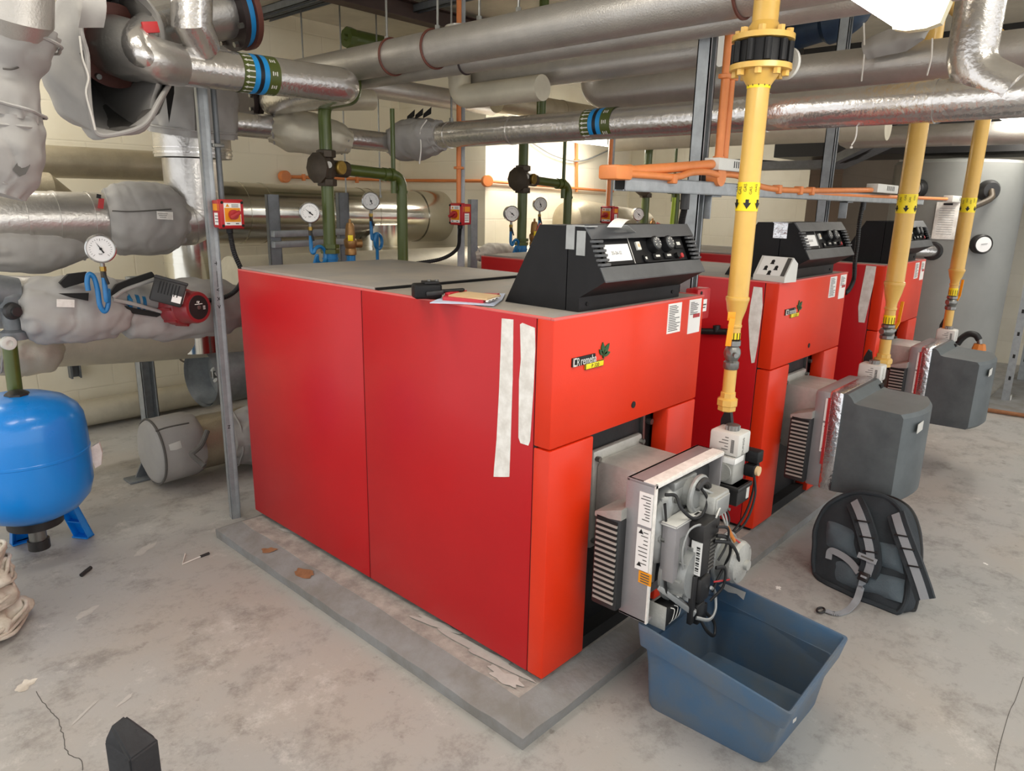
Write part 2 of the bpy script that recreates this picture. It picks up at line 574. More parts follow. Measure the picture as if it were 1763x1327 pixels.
def blotch(c, rx, ry, ang, m, name, parent, nrm=V((0, 0, 1)), seed=0, n=26, rough=0.45):
    """thin splash with a ragged outline lying on a surface"""
    nrm = nrm.normalized()
    u = V((1, 0, 0)) - nrm * nrm.x
    u.normalize()
    w = nrm.cross(u)
    pts = []
    for k in range(n):
        a = 2 * math.pi * k / n
        r = 1 + rough * noise.noise(V((math.cos(a) * 1.8 + seed, math.sin(a) * 1.8, seed * 3.1)))
        x, y = rx * r * math.cos(a), ry * r * math.sin(a)
        pts.append(V(c) + u * (x * math.cos(ang) - y * math.sin(ang)) + w * (x * math.sin(ang) + y * math.cos(ang)) + nrm * 0.0012)
    mb = MB()
    mb.faces(pts, [list(range(n))], m, True)
    return mb.build(name, parent)
sl = V((-0.35, 0, 1))
for (px, py, rx, ry, a, s) in ((524, 997, .022, .05, .2, 3), (463, 946, .016, .035, .5, 9)):
    p = at(px, py, x=-0.13)
    p.z = ze + (p.x - xa) / (xi - xa) * (zt - ze) + .002
    blotch(p, rx, ry, a, 'rust', 'rust_stain', t, sl, s)
for (px, py, rx, ry, a, s) in ((820, 1120, .03, .16, .1, 4), (745, 1072, .02, .09, .2, 7), (500, 915, .015, .06, .3, 11), (870, 1165, .03, .07, .0, 15)):
    p = at(px, py, z=zt + .003)
    p.x = max(p.x, -.07); 
    blotch(p, rx * .8, ry, a, 'paintwhite', 'white_stain', t, V((0, 0, 1)), s, 34, 0.9)

# ================================================================== boilers
W, D, H, DV, Z0, PITCH = 0.8185, 1.74, 1.1, 0.7315, 0.085, 1.457
ZT = Z0 + H
def quadv(b, pts, off, m):
    b.prism(pts, off, m)

boiler = thing('boiler', '', 'boiler', (W / 2, D / 2, 0.068), 'red floor standing boilers on the plinth')
b = MB()   # recessed dark skirt
b.box2((0.02, 0.02, 0.0675), (W - .02, D - .02, Z0 + .03), 'darkgap')
b.build('base_skirt', boiler)
b = MB()   # left side: three sheets with fine joints
for y0, y1 in ((0.062, 0.858), (0.862, D)):
    b.box2((0, y0, Z0), (0.02, y1, ZT), 'red', 0.0035)
b.box2((0.003, 0.05, Z0), (0.018, D, ZT - .004), 'darkgap')
b.build('side_panel', boiler)
b = MB()
b.box2((W - .02, 0.062, Z0), (W, D, ZT), 'red', 0.0035)
b.build('side_panel', boiler)
b = MB()
b.box2((.02, D - .02, Z0), (W - .02, D, ZT - .003), 'red', 0.003)
b.build('rear_panel', boiler)
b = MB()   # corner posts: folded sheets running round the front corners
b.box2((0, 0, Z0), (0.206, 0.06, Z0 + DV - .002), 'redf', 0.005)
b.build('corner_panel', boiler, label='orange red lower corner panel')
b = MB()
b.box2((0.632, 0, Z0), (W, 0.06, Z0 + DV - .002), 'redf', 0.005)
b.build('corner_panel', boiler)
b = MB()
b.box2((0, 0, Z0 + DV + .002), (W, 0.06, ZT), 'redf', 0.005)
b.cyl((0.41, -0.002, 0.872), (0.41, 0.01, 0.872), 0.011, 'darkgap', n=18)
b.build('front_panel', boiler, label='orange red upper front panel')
b = MB()   # black front of the heat exchanger behind the burner
b.box2((0.2, 0.07, Z0), (0.64, 0.12, Z0 + DV + .05), 'blackplate', 0.003)
b.beam((0.62, .065, Z0 + .02), (0.575, .065, Z0 + DV), .012, .012, 'steel')
for z in (.25, .5, .76):
    b.cyl((.225, .05, z), (.225, .075, z), .011, 'steel', n=6)
    b.cyl((.615, .05, z), (.615, .075, z), .011, 'steel', n=6)
b.build('burner_door', boiler)
b = MB()   # grey covers on top with red rim
b.box2((0.012, 0.012, ZT - .012), (W - .012, 0.79, ZT + .001), 'topgrey', 0.001)
b.build('front_top_cover', boiler)
b = MB()
b.box2((0.012, 0.80, ZT - .012), (W - .012, D - .01, ZT + .012), 'topgrey', 0.002)
b.box2((0.016, 0.796, ZT - .004), (W - .016, 0.801, ZT + .0095), 'darkgap')
b.build('rear_top_cover', boiler)
b = MB()
for (x0, y0, x1, y1) in ((0, 0, W, .012), (0, .012, .012, D), (W - .012, .012, W, D)):
    b.box2((x0, y0, ZT - .004), (x1, y1, ZT + .003), 'pinkrim', .0015)
b.build('worn_rim', boiler, label='worn pale red rim of the top')
# maker's badge
bd = MB()
bx, bz = 0.085, 1.045
rt, up = V((1, 0, 0.0)), V((0, 0, 1))
bd.box((bx + .050, -.002, bz + .0115), (.108, .004, .026), 'black', .0015)
bd.box((bx + .100, -.003, bz - .0085), (.088, .006, .019), 'yellowband', .002)
badge = bd.build('badge', boiler)
b = MB()
b.text('remeha', (bx + .0305, -.0042, bz + .001), rt, up, .034, 'offwhite', squash=.72, depth=.003)
for dx_ in (-.0006, .0006):
    b.text('remeha', (bx + .0305 + dx_, -.0046, bz + .001), rt, up, .034, 'offwhite', squash=.72, depth=.002)
b.build('lettering', badge)
b = MB()
b.text('P 320', (bx + .083, -.0062, bz - .0145), rt, up, .016, 'black')
b.build('model_lettering', badge)
b = MB()   # bracketed R mark left of the word
for a_, c_ in (((0, .0), (.014, .004)), ((0, .0), (.004, .024)), ((0, .020), (.014, .024))):
    b.box2((bx - .002 + a_[0], -.0075, bz + a_[1]), (bx - .002 + c_[0], -.005, bz + c_[1]), 'offwhite')
b.text('R', (bx + .0125, -.005, bz + .0), rt, up, .034, 'offwhite', squash=.7, depth=.002)
b.build('bracket_mark', badge)
b = MB()   # green leaf mark
for a, ln in ((10, .036), (48, .044), (95, .040), (132, .028), (-60, .012)):
    d_ = V((math.cos(math.radians(a)), 0, math.sin(math.radians(a))))
    n_ = V((-d_.z, 0, d_.x))
    o = V((bx + .142, -.004, bz + .012))
    b.prism([o, o + d_ * ln * .35 + n_ * ln * .2, o + d_ * ln * .7 + n_ * ln * .17, o + d_ * ln, o + d_ * ln * .7 - n_ * ln * .17, o + d_ * ln * .35 - n_ * ln * .2], V((0, .004, 0)), 'leafgreen')
    o = o + V((0, -.0006, 0))
    b.faces([o, o + d_ * ln * .45 + n_ * ln * .045, o + d_ * ln * .8, o + d_ * ln * .45 - n_ * ln * .045], [[0, 1, 2, 3]], 'bandgreen', True)
b.build('leaf_mark', badge)
# notices on the right of the front panel
nt_ = MB()
nt_.box2((.58, -.002, 1.078), (.664, .001, 1.176), 'white')
n1 = nt_.build('notice', boiler)
b = MB()
random.seed(3)
for k in range(15):
    z = 1.168 - k * .0058
    x1 = .588 + .07 * random.uniform(.45, 1)
    b.box2((.586, -.003, z - .0011), (x1, -.0018, z + .0011), 'ink')
b.build('print', n1)
b = MB()
b.box2((.716, -.002, 1.062), (.797, .001, 1.178), 'white')
n2 = b.build('notice', boiler)
b = MB()
for k in range(9):
    z = 1.168 - k * .005
    b.box2((.724, -.003, z - .001), (.724 + .06 * random.uniform(.3, 1), -.0018, z + .001), 'ink')
b.box2((.745, -.003, 1.115), (.79, -.0018, 1.128), 'redtag')
b.build('print', n2)

# tape strips differ per boiler and are added after copying
def tape_strip(parent, dx, pts, name='tape_strip'):
    mb = MB()
    # pts: (y, z) outline on the left side panel
    cy = sum(p[0] for p in pts) / len(pts)
    base = [V((dx - .0015, y, z)) for y, z in pts]
    mb.prism(base, V((.003, 0, 0)), 'tape')
    return mb.build(name, parent)

# ---- control panel: wedge-shaped black box on the boiler top
def yz(b, prof, x0, x1, m):
    b.prism([V((x0, y, z)) for y, z in prof], V((x1 - x0, 0, 0)), m)
cp = thing('control_panel', '', 'control panel', (.44, .15, ZT + .002), 'black control panels on the boilers')
x0, x1 = .152, .705
b = MB()
zb = ZT + .002
yz(b, [(.322, zb), (.085, zb), (.085, 1.424), (.190, 1.424)], x0, x1, 'blackplastic')
b.build('rear_housing', cp)
b = MB()
prof_side = [(.082, zb), (.036, zb), (.036, 1.228), (-.050, 1.279), (-.031, 1.313), (-.022, 1.335), (.004, 1.392), (.030, 1.424), (.082, 1.424)]
for xa_, xb_ in ((x0, x0 + .016), (x1 - .016, x1)):
    yz(b, prof_side, xa_, xb_, 'blackplastic')
yz(b, [(.082, zb), (.036, zb), (.036, 1.228), (-.050, 1.279), (-.030, 1.31), (.02, 1.31), (.082, 1.32)], x0 + .016, x1 - .016, 'blackplastic')
yz(b, [(.082, 1.38), (.05, 1.385), (.004, 1.392), (.030, 1.424), (.082, 1.424)], x0 + .016, x1 - .016, 'blackplastic')
b.build('front_housing', cp)
# sloping lips above and below the dials, in lighter grey
b = MB()
b.prism([V((x0, -.0515, 1.277)), V((x0, -.0525, 1.281)), V((x0, -.031, 1.317)), V((x0, -.027, 1.313))], V((x1 - x0, 0, 0)), 'greyfascia')
b.prism([V((x0, .003, 1.390)), V((x0, -.001, 1.391)), V((x0, .026, 1.4275)), V((x0, .032, 1.425))], V((x1 - x0, 0, 0)), 'greyfascia')
for k in range(6):
    f0 = k / 6
    for xx in (x0 - .001, x1 - .045):
        ya_, za_ = -.033 + .036 * f0, 1.316 + .074 * f0
        b.box((xx + .023, ya_ + .004, za_ + .007), (.046, .014, .0075), 'greyfascia', .002)
b.build('grey_fascia', cp, label='lighter grey ribbed lips round the dials')
# dial plate: set back between the lips
pn = V((0, -.9, .43)).normalized()
pu = V((0, .43, .9)).normalized()
pr = V((1, 0, 0))
po = V((.20, -.016, 1.318))
def pp(u, v, d=0.0):
    return po + pr * u + pu * v + pn * d
b = MB()
b.faces([pp(0, 0), pp(.452, 0), pp(.452, .078), pp(0, .078)], [[0, 1, 2, 3]], 'blackplastic', True)
b.faces([pp(.145, 0, .001), pp(.148, 0, .001), pp(.148, .078, .001), pp(.145, .078, .001)], [[0, 1, 2, 3]], 'offwhite', True)
plate = b.build('dial_plate', cp)
b = MB()
b.box(pp(.075, .036, .001), (.122, .05, .002), 'white', 0, Matrix((pr, pu, pn)).transposed())
sl_ = b.build('white_label', cp)
b = MB()
b.text('25-26-32', pp(.04, .03, .003), pr, pu, .014, 'ink')
b.build('print', sl_)
def dial(u):
    b = MB()
    b.cyl(pp(u, .052), pp(u, .052, .022), .026, 'blackplastic', .023, n=28)
    b.cyl(pp(u, .052, .022), pp(u, .052, .026), .019, 'greyfascia', .018, n=24)
    k = b.build('dial_knob', cp)
    b = MB()
    for j in range(7):
        a = math.radians(-120 + 40 * j)
        c = pp(u + .013 * math.sin(a), .052 + .013 * math.cos(a), .0265)
        b.box(c, (.002, .007, .001), 'offwhite', 0, Matrix((pr * math.cos(a) - pu * math.sin(a), pr * math.sin(a) + pu * math.cos(a), pn)).transposed())
    b.build('scale_marks', k)
dial(.262); dial(.338)
for nm, u, v, sx, sy, m in (('lit_switch', .185, .052, .02, .026, 'offwhite'), ('rocker_switch', .203, .012, .018, .022, 'blackplastic'), ('hour_meter', .412, .052, .042, .03, 'blackplastic'), ('fuse_holder', .27, .016, .045, .018, 'blackplastic'), ('fuse_holder', .335, .016, .045, .018, 'blackplastic')):
    b = MB()
    Rm = Matrix((pr, pu, pn)).transposed()
    b.box(pp(u, v, .003), (sx, sy, .008), m, .0015, Rm)
    b.box(pp(u, v, .0072), (sx * .5, sy * .35, .001), 'offwhite' if m != 'offwhite' else 'card', 0, Rm)
    b.build(nm, cp)
b = MB()
b.cyl(pp(.385, .014), pp(.385, .014, .012), .009, 'blackplastic', n=16)
b.build('push_button', cp)
b = MB()
b.cyl(pp(.41, .012), pp(.41, .012, .01), .008, 'redtag', n=16)
b.build('red_button', cp, label='small red button')
b = MB()
bl = V((.55, -.0425, 1.294)); lup = V((0, .022, .036)).normalized()
for k in range(3):
    b.faces([bl + pr * k * .012, bl + pr * (k * .012 + .005) + lup * .011, bl + pr * (k * .012 + .009)], [[0, 1, 2]], 'offwhite', True)
for k in range(6):
    b.faces([bl + pr * (.042 + k * .007), bl + pr * (.047 + k * .007), bl + pr * (.047 + k * .007) + lup * (.006 + .003 * (k % 2)), bl + pr * (.042 + k * .007) + lup * .006], [[0, 1, 2, 3]], 'offwhite', True)
b.build('silver_mark', cp)
for x, z in ((.19, zb + .02), (.66, zb + .02)):
    b = MB()
    b.cyl((x, .0365, z), (x, .033, z), .006, 'darkgap', n=12)
    b.build('screw_hole', cp)
copies = []
gcol = [('boiler', boiler), ('cp', cp)]

# ---- burner, common rear part
def burner_rear(r, dx, cover):
    b = MB()
    b.box2((dx + .275, .045, .40), (dx + .555, .07, .735), 'alucast', .012)
    for x in (.29, .54):
        for z in (.43, .71):
            b.cyl((dx + x, .03, z), (dx + x, .05, z), .009, 'steel', n=6)
    b.build('mounting_flange', r)
    b = MB()
    b.box2((dx + .285, -.14, .40), (dx + .535, .05, .712), 'alucast', .03)
    b.cyl((dx + .284, -.02, .56), (dx + .279, -.02, .56), .012, 'darkgap', n=14)
    b.build('burner_neck', r)
    b = MB()
    b.box2((dx + .168, -.138, .30), (dx + .30, -.045, .60), 'grille', .008)
    b.prism([V((dx + .168, -.138, .598)), V((dx + .168, -.045, .585)), V((dx + .168, -.045, .60)), V((dx + .168, -.138, .632))], V((.132, 0, 0)), 'alucast')
    for k in range(15):
        z = .322 + k * .0178
        b.box2((dx + .163, -.128, z), (dx + .172, -.055, z + .0075), 'slat')
        b.box2((dx + .1655, -.128, z + .0075), (dx + .1695, -.055, z + .0178), 'darkgap')
    b.build('air_intake_grille', r)

def frame_labels(r, dx):
    xs = dx + .1955
    for (nm, y0, y1, z0, z1, m) in (('rating_plate', -.222, -.178, .595, .695, 'white'), ('warning_label', -.222, -.178, .455, .585, 'white')):
        b = MB()
        b.box2((xs - .002, y0, z0), (xs + .002, y1, z1), m)
        k = b.build(nm, r)
        b = MB()
        for j in range(9):
            z = z1 - .010 - j * (z1 - z0 - .02) / 9
            b.box2((xs - .003, y0 + .006, z - .0012), (xs - .0018, y1 - .006 - random.uniform(0, .02), z + .0012), 'ink')
        if nm == 'warning_label':
            for zz in (z1 - .016, z0 + .012):
                b.prism([V((xs - .003, y1 - .006, zz)), V((xs - .003, y1 - .022, zz)), V((xs - .003, y1 - .014, zz + .014))], V((.0012, 0, 0)), 'black')
        b.build('print', k)
    b = MB()
    b.box2((xs - .002, -.235, .415), (xs + .002, -.193, .452), 'orange')
    k = b.build('orange_label', r, label='small orange label')
    b = MB()
    for j in range(4):
        b.box2((xs - .003, -.229, .444 - j * .008), (xs - .0018, -.2, .447 - j * .008), 'ink')
    b.build('print', k)

# burner with the cover off
bur = thing('gas_burner', 'uncovered gas burner with exposed motor and wiring, on the nearest red boiler', 'burner', (.4, -.2, .29), 'gas burners on the boiler fronts')
burner_rear(bur, 0, False)
b = MB()   # open tray-like casting: four walls round a back plate
fx0, fx1, fz0, fz1, fy0, fy1 = .197, .606, .287, .725, -.13, -.226
for a_, c_ in (((fx0, fy1, fz0), (fx0 + .011, fy0, fz1)), ((fx1 - .011, fy1, fz0 + .1), (fx1, fy0, fz1)), ((fx0, fy1, fz1 - .011), (fx1, fy0, fz1)), ((fx0, fy1, fz0), (fx0 + .05, fy0, fz0 + .011))):
    b.box2(a_, c_, 'aluframe', .003)
b.box2((fx0 + .005, fy0 - .012, fz0), (fx1 - .005, fy0, fz1), 'aluframe', .003)
b.build('housing_tray', bur)
b = MB()   # red-white sealing strip on the edge
for a_, c_ in (((fx0, fy1 - .002, fz0), (fx0 + .012, fy1 + .004, fz1)), ((fx0, fy1 - .002, fz1 - .012), (fx1, fy1 + .004, fz1))):
    b.box2(a_, c_, 'tape', .001)
b.box2((fx0 + .001, fy1 + .003, fz1 - .0005), (fx1, fy1 + .04, fz1 + .0015), 'tape')
b.build('sealing_strip', bur)
frame_labels(bur, 0)
b = MB()   # inner back plate with ribs
b.box2((.225, -.155, .33), (.59, -.14, .69), 'blackplate', .006)
b.box2((.42, -.20, .56), (.585, -.15, .69), 'blackplate', .02)
b.build('back_plate', bur)
b = MB()   # fan scroll
b.tube([V((.36 + .105 * math.cos(a), -.195, .55 + .115 * math.sin(a))) for a in [math.radians(k) for k in range(-60, 225, 12)]], [.030 + .0006 * k for k in range(24)], 'motor', 16)
b.cyl((.36, -.15, .55), (.36, -.228, .55), .108, 'motor', .1, n=40)
b.beam((.30, -.215, .69), (.43, -.215, .69), .03, .025, 'motor', .004)
b.beam((.245, -.205, .40), (.265, -.205, .66), .02, .012, 'alucast', .003)
fs_ = b.build('fan_scroll', bur)
for a in range(0, 360, 60):
    c = V((.36 + .118 * math.cos(math.radians(a)), -.225, .55 + .118 * math.sin(math.radians(a))))
    b = MB(); b.cyl(c, c + V((0, -.02, 0)), .009, 'steel', n=8); b.cyl(c, c + V((0, -.008, 0)), .014, 'motor', n=14); b.build('bolt', fs_)
for q, (yy, rr_) in enumerate(((-.222, .118), (-.205, .132))):
    b = MB(); b.tube([V((.36 + rr_ * math.cos(a), yy, .555 + rr_ * math.sin(a))) for a in [math.radians(k) for k in range(20, 190, 8)]], .007, 'alucast', 8); b.build('casting_rib', fs_)
b = MB()   # air damper drive, upper
b.tube([V((.385 + .052 * math.cos(a), -.262, .655 + .052 * math.sin(a))) for a in [math.radians(k) for k in range(0, 360, 15)]], .0095, 'motor', 10, closed=True)
b.cyl((.385, -.20, .655), (.385, -.262, .655), .046, 'motor', .042, n=32)
b.tube([V((.385 + .043 * math.cos(a), -.27, .655 + .043 * math.sin(a))) for a in [math.radians(k) for k in range(20, 150, 10)]], .012, 'pumpblack', 10)
b.build('damper_ring', bur)
b = MB()
b.box2((.395, -.31, .575), (.50, -.20, .655), 'alucast', .012)
b.box2((.405, -.314, .585), (.49, -.305, .645), 'motor', .004)
for x in (.41, .485):
    b.cyl((x, -.314, .592), (x, -.32, .592), .005, 'steel', n=8)
b.build('gear_housing', bur)
b = MB()   # grey terminal box
b.box2((.236, -.325, .425), (.375, -.235, .60), 'aluframe', .004)
b.box2((.23, -.33, .598), (.382, -.23, .606), 'offwhite', .002)
b.box2((.345, -.327, .6055), (.37, -.312, .607), 'darkgap')
for k in range(7):
    b.box2((.262 + k * .0055, -.329, .445), (.2645 + k * .0055, -.325, .56), 'motor')
b.build('terminal_box', bur, label='grey terminal box with white lid')
b = MB()   # fan motor facing the viewer
b.cyl((.34, -.23, .43), (.34, -.375, .43), .083, 'motor', .079, n=40)
b.lathe((.34, -.235, .43), (0, -1, 0), [(.108, 0), (.108, .018), (.096, .026), (.083, .028)], 'motor')
for k in range(10):
    a = math.radians(36 * k)
    c = V((.34 + .085 * math.cos(a), -.25, .43 + .085 * math.sin(a)))
    b.beam(c, c + V((0, -.11, 0)), .004, .012, 'motor', up=(math.cos(a), 0, math.sin(a)))
b.build('fan_motor', bur)
b = MB()   # black burner controller
b.box2((.318, -.415, .43), (.398, -.335, .59), 'pumpblack', .004)
b.box2((.31, -.42, .545), (.408, -.325, .598), 'pumpblack', .005)
for k in range(9):
    b.box2((.36, -.419, .436 + k * .012), (.396, -.414, .442 + k * .012), 'ink')
ctl = b.build('burner_controller', bur)
b = MB()
b.box2((.3155, -.412, .435), (.3185, -.345, .54), 'white')
for k in range(16):
    b.box2((.3148, -.402, .442 + k * .0055), (.3154, -.38, .4425 + k * .0055 + .0022 * (k % 3)), 'black')
b.build('barcode_label', ctl)
b = MB()
b.box2((.335, -.41, .33), (.40, -.34, .415), 'pumpblack', .014)
b.box2((.31, -.39, .27), (.33, -.36, .43), 'pumpblack', .003)
b.box2((.345, -.40, .275), (.385, -.35, .325), 'grille', .006)
b.box2((.36, -.385, .245), (.42, -.32, .30), 'pumpblack', .006)
b.build('plug_block', bur)
b = MB()   # second motor low at the right
b.cyl((.555, -.15, .395), (.555, -.335, .395), .076, 'alucast', .07, n=36)
b.lathe((.555, -.335, .395), (0, -1, 0), [(.07, 0), (.064, .012), (.03, .02), (.016, .022), (.016, .034), (0, .035)], 'alucast')
b.tube([V((.555 + .078 * math.cos(a), -.285, .395 + .078 * math.sin(a))) for a in [math.radians(k) for k in range(0, 360, 15)]], .008, 'motor', 8, closed=True)
for a in (40, 130, 220, 310):
    c = V((.555 + .055 * math.cos(math.radians(a)), -.335, .395 + .055 * math.sin(math.radians(a))))
    b.cyl(c, c + V((0, -.014, 0)), .006, 'steel', n=6)
b.build('blower_motor', bur)
b = MB()   # transformer block at the foot of the tray
b.box2((.235, -.30, .275), (.32, -.215, .335), 'pumpblack', .004)
b.box2((.232, -.305, .27), (.236, -.21, .345), 'alucast')
for k in range(3):
    b.tube(spline([(.26 + k * .02, -.302, .28), (.255 + k * .02, -.325, .30), (.27 + k * .02, -.32, .325), (.265 + k * .02, -.30, .33)], 5), .0018, 'offwhite', 6)
b.build('ignition_transformer', bur)
b = MB()
b.beam((.24, -.235, .40), (.335, -.36, .30), .022, .018, 'motor', .003)
b.box((.29, -.297, .352), (.01, .01, .03), 'white')
b.build('cable_duct', bur)
def wire(r, pts, rad, m, name='cable', lab=None):
    b = MB()
    b.tube(spline(pts, 8), rad, m, 8)
    o = b.build(name, r)
    if lab:
        o['label'] = lab
wire(bur, [(.24, -.235, .66), (.25, -.25, .55), (.245, -.26, .45), (.26, -.27, .37), (.30, -.30, .345)], .005, 'rubber')
wire(bur, [(.245, -.23, .685), (.27, -.26, .68), (.27, -.29, .65), (.31, -.32, .61), (.37, -.32, .60), (.40, -.315, .64), (.375, -.30, .68)], .0055, 'rubber')
wire(bur, [(.375, -.30, .68), (.44, -.33, .64), (.47, -.36, .58), (.48, -.38, .52), (.50, -.38, .47)], .004, 'motor')
wire(bur, [(.37, -.40, .58), (.42, -.42, .56), (.43, -.41, .50), (.40, -.40, .46)], .005, 'rubber')
wire(bur, [(.375, -.40, .55), (.44, -.41, .52), (.48, -.40, .46), (.49, -.37, .40), (.46, -.36, .36), (.41, -.38, .35)], .0065, 'rubber')
wire(bur, [(.375, -.39, .53), (.45, -.42, .50), (.52, -.42, .42), (.53, -.39, .36)], .006, 'rubber')
wire(bur, [(.385, -.38, .60), (.43, -.36, .61), (.47, -.34, .58), (.49, -.36, .53)], .004, 'offwhite', 'cable', 'white lead')
wire(bur, [(.33, -.37, .29), (.38, -.40, .27), (.43, -.39, .28), (.44, -.37, .33), (.39, -.385, .37)], .006, 'motor', 'cable', 'grey lead')
wire(bur, [(.40, -.38, .32), (.44, -.41, .36), (.44, -.41, .42), (.39, -.40, .44)], .006, 'rubber')
wire(bur, [(.38, -.35, .26), (.40, -.38, .215), (.44, -.39, .185), (.455, -.37, .22), (.41, -.35, .27)], .006, 'rubber')
wire(bur, [(.50, -.375, .50), (.565, -.40, .45), (.60, -.39, .40), (.57, -.39, .34), (.49, -.40, .36), (.42, -.405, .385), (.385, -.40, .395)], .0028, 'redtag', 'cable', 'thin red lead')
b = MB()
b.tube([V((.475, -.375, .54)), V((.50, -.378, .505)), V((.525, -.385, .475))], [.006, .008, .006], 'copperorange', 10)
b.build('orange_connector', bur, label='orange lead connector')
wire(bur, [(.47, -.33, .62), (.50, -.36, .56), (.475, -.375, .54)], .004, 'rubber')
wire(bur, [(.34, -.36, .58), (.30, -.36, .60), (.27, -.34, .585), (.25, -.335, .53), (.262, -.335, .47)], .004, 'motor')

_oy = ROOT[bur.name].y
for ch in bur.children_recursive:
    if ch.name.split('.')[0] in ('cable', 'orange_connector', 'burner_controller', 'barcode_label', 'plug_block', 'terminal_box', 'fan_motor', 'cable_duct', 'ignition_transformer'):
        f_ = .62 if ch.name.startswith(('cable', 'orange')) else .5
        for v in ch.data.vertices:
            y = v.co.y + _oy
            if y < -.235:
                v.co.y = -.235 + (y + .235) * f_ - _oy

# burners with grey plastic cover and foil tape
def covered(dx, label):
    r = thing('gas_burner', label, 'burner', (dx + .4, -.25, .28), 'gas burners on the boiler fronts')
    burner_rear(r, dx, True)
    b = MB()
    b.box2((dx + .197, -.20, .287), (dx + .61, -.13, .725), 'aluframe', .012)
    b.build('housing_tray', r)
    frame_labels(r, dx)
    b = MB()   # grey cover: stepped top, bowed front
    nx = 17
    def front(u):
        return -.485 - .045 * (1 - (2 * u - 1) ** 2)
    prof = [(-.235, .287, .728), (-.262, .287, .728), (-.277, .289, .716), (-.292, .291, .694), (-.31, .292, .69)]
    vs, fs = [], []
    cols = []
    for k in range(nx):
        u = k / (nx - 1)
        x = dx + .20 + .41 * u
        ys = [p[0] for p in prof] + [front(u) + .012, front(u)]
        zb_ = [p[1] for p in prof] + [.296, .31]
        zt_ = [p[2] for p in prof] + [.684, .668]
        cols.append((x, ys, zb_, zt_))
    ny = len(cols[0][1])
    for x, ys, zb_, zt_ in cols:
        for j in range(ny):
            vs.append(V((x, ys[j], zt_[j])))
        for j in reversed(range(ny)):
            vs.append(V((x, ys[j], zb_[j])))
    m2 = 2 * ny
    for k in range(nx - 1):
        for j in range(m2):
            fs.append([k * m2 + j, k * m2 + (j + 1) % m2, (k + 1) * m2 + (j + 1) % m2, (k + 1) * m2 + j])
    fs.append([j for j in range(m2)])
    fs.append([(nx - 1) * m2 + j for j in reversed(range(m2))])
    b.faces(vs, fs, 'burnergrey')
    b.box2((dx + .56, -.292, .692), (dx + .60, -.27, .712), 'darkgap')
    b.build('burner_cover', r, ang=30)
    b = MB()
    b.box2((dx + .27, -.531 + .006, .60), (dx + .39, -.525 - .002, .64), 'offwhite')
    b.build('name_plate', r)
    b = MB()   # foil tape round the joint
    b.box2((dx + .1925, -.25, .283), (dx + .615, -.19, .732), 'foiltape', .013)
    b.build('foil_tape', r)
    b = MB()
    b.box2((dx + .1912, -.20, .40), (dx + .1935, -.188, .70), 'redtag')
    b.build('red_seal', r, label='dark red seal showing beside the foil')
    return r
covered(PITCH, 'grey covered gas burner taped with foil, on the middle red boiler')
covered(2 * PITCH, 'grey covered gas burner farthest away, in front of the big grey tank')

# copies of boiler and panel
boiler['label'] = 'nearest red boiler, two long white tape strips down its side'
cp['label'] = 'black control panel on the nearest red boiler, grey tape over its corner'
boil2 = copy_tree(boiler, (PITCH, 0, 0), 'middle red boiler with one tapering white strip beside its front')
boil3 = copy_tree(boiler, (2 * PITCH, 0, 0), 'farthest red boiler, beside the tall grey tank')
cp2 = copy_tree(cp, (PITCH, 0, 0), 'black control panel on the middle red boiler')
cp3 = copy_tree(cp, (2 * PITCH, 0, 0), 'black control panel on the farthest red boiler')
tape_strip(boiler, 0, [(.190, 1.166), (.146, 1.168), (.144, 1.0), (.147, .80), (.149, .70), (.168, .694), (.213, .682), (.212, .70), (.203, .80), (.196, .95)])
tape_strip(boiler, 0, [(.120, 1.158), (.112, 1.163), (.066, 1.155), (.063, 1.10), (.065, .98), (.072, .83), (.078, .815), (.108, .815), (.116, .83), (.119, 1.0), (.114, 1.06)])
def side_px(x, pix):
    return [(q.y, q.z) for q in (at(px, py, x=x) for px, py in pix)]
tape_strip(boil2, PITCH, side_px(PITCH, [(1297.8, 493.4), (1312.6, 494.9), (1313, 525), (1310.8, 545), (1305, 590), (1299, 624), (1294, 625), (1291, 600), (1288.8, 551), (1292, 525)]))
tape_strip(boil3, 2 * PITCH, side_px(2 * PITCH, [(1491.6, 457), (1508.7, 458.7), (1504, 488.5), (1488.5, 555.5), (1478.2, 554.4), (1477.8, 527.7), (1482.4, 503)]))
b = MB()
b.box2((.1495, .06, 1.36), (.1535, .09, 1.4245), 'motor'); b.box2((.1495, .022, 1.345), (.1535, .052, 1.412), 'motor')
b.box2((.15, .012, 1.423), (.19, .09, 1.426), 'motor')
b.build('duct_tape', cp, label='grey duct tape')
b = MB()
b.box2((PITCH + .149, .055, 1.36), (PITCH + .1535, .115, 1.4245), 'foiltape'); b.box2((PITCH + .149, .06, 1.423), (PITCH + .2, .12, 1.4262), 'foiltape')
b.build('duct_tape', cp2, label='silver duct tape')
# ================================================================== generic pipework
def P(name, label, cat, pts, r, m, group=None, n=24, bands=(), rb=None, bm_=None, mid=None):
    """a lagged pipe run: pipe plus thin joint bands given as fractions"""
    pts = [V(p) for p in pts]
    c = mid or pts[0].lerp(pts[-1], .5)
    t = thing(name, label, cat, c, group)
    b = MB()
    b.tube(pts, r, m, n)
    b.build('pipe_run', t)
    for f in bands:
        a = pts[0].lerp(pts[-1], f)
        d = (pts[-1] - pts[0]).normalized()
        rr = r if not isinstance(r, (list, tuple)) else r[0]
        b = MB()
        b.cyl(a - d * .006, a + d * .006, rr + .0035, bm_ or m, n=n)
        b.build('joint_band', t)
    return t

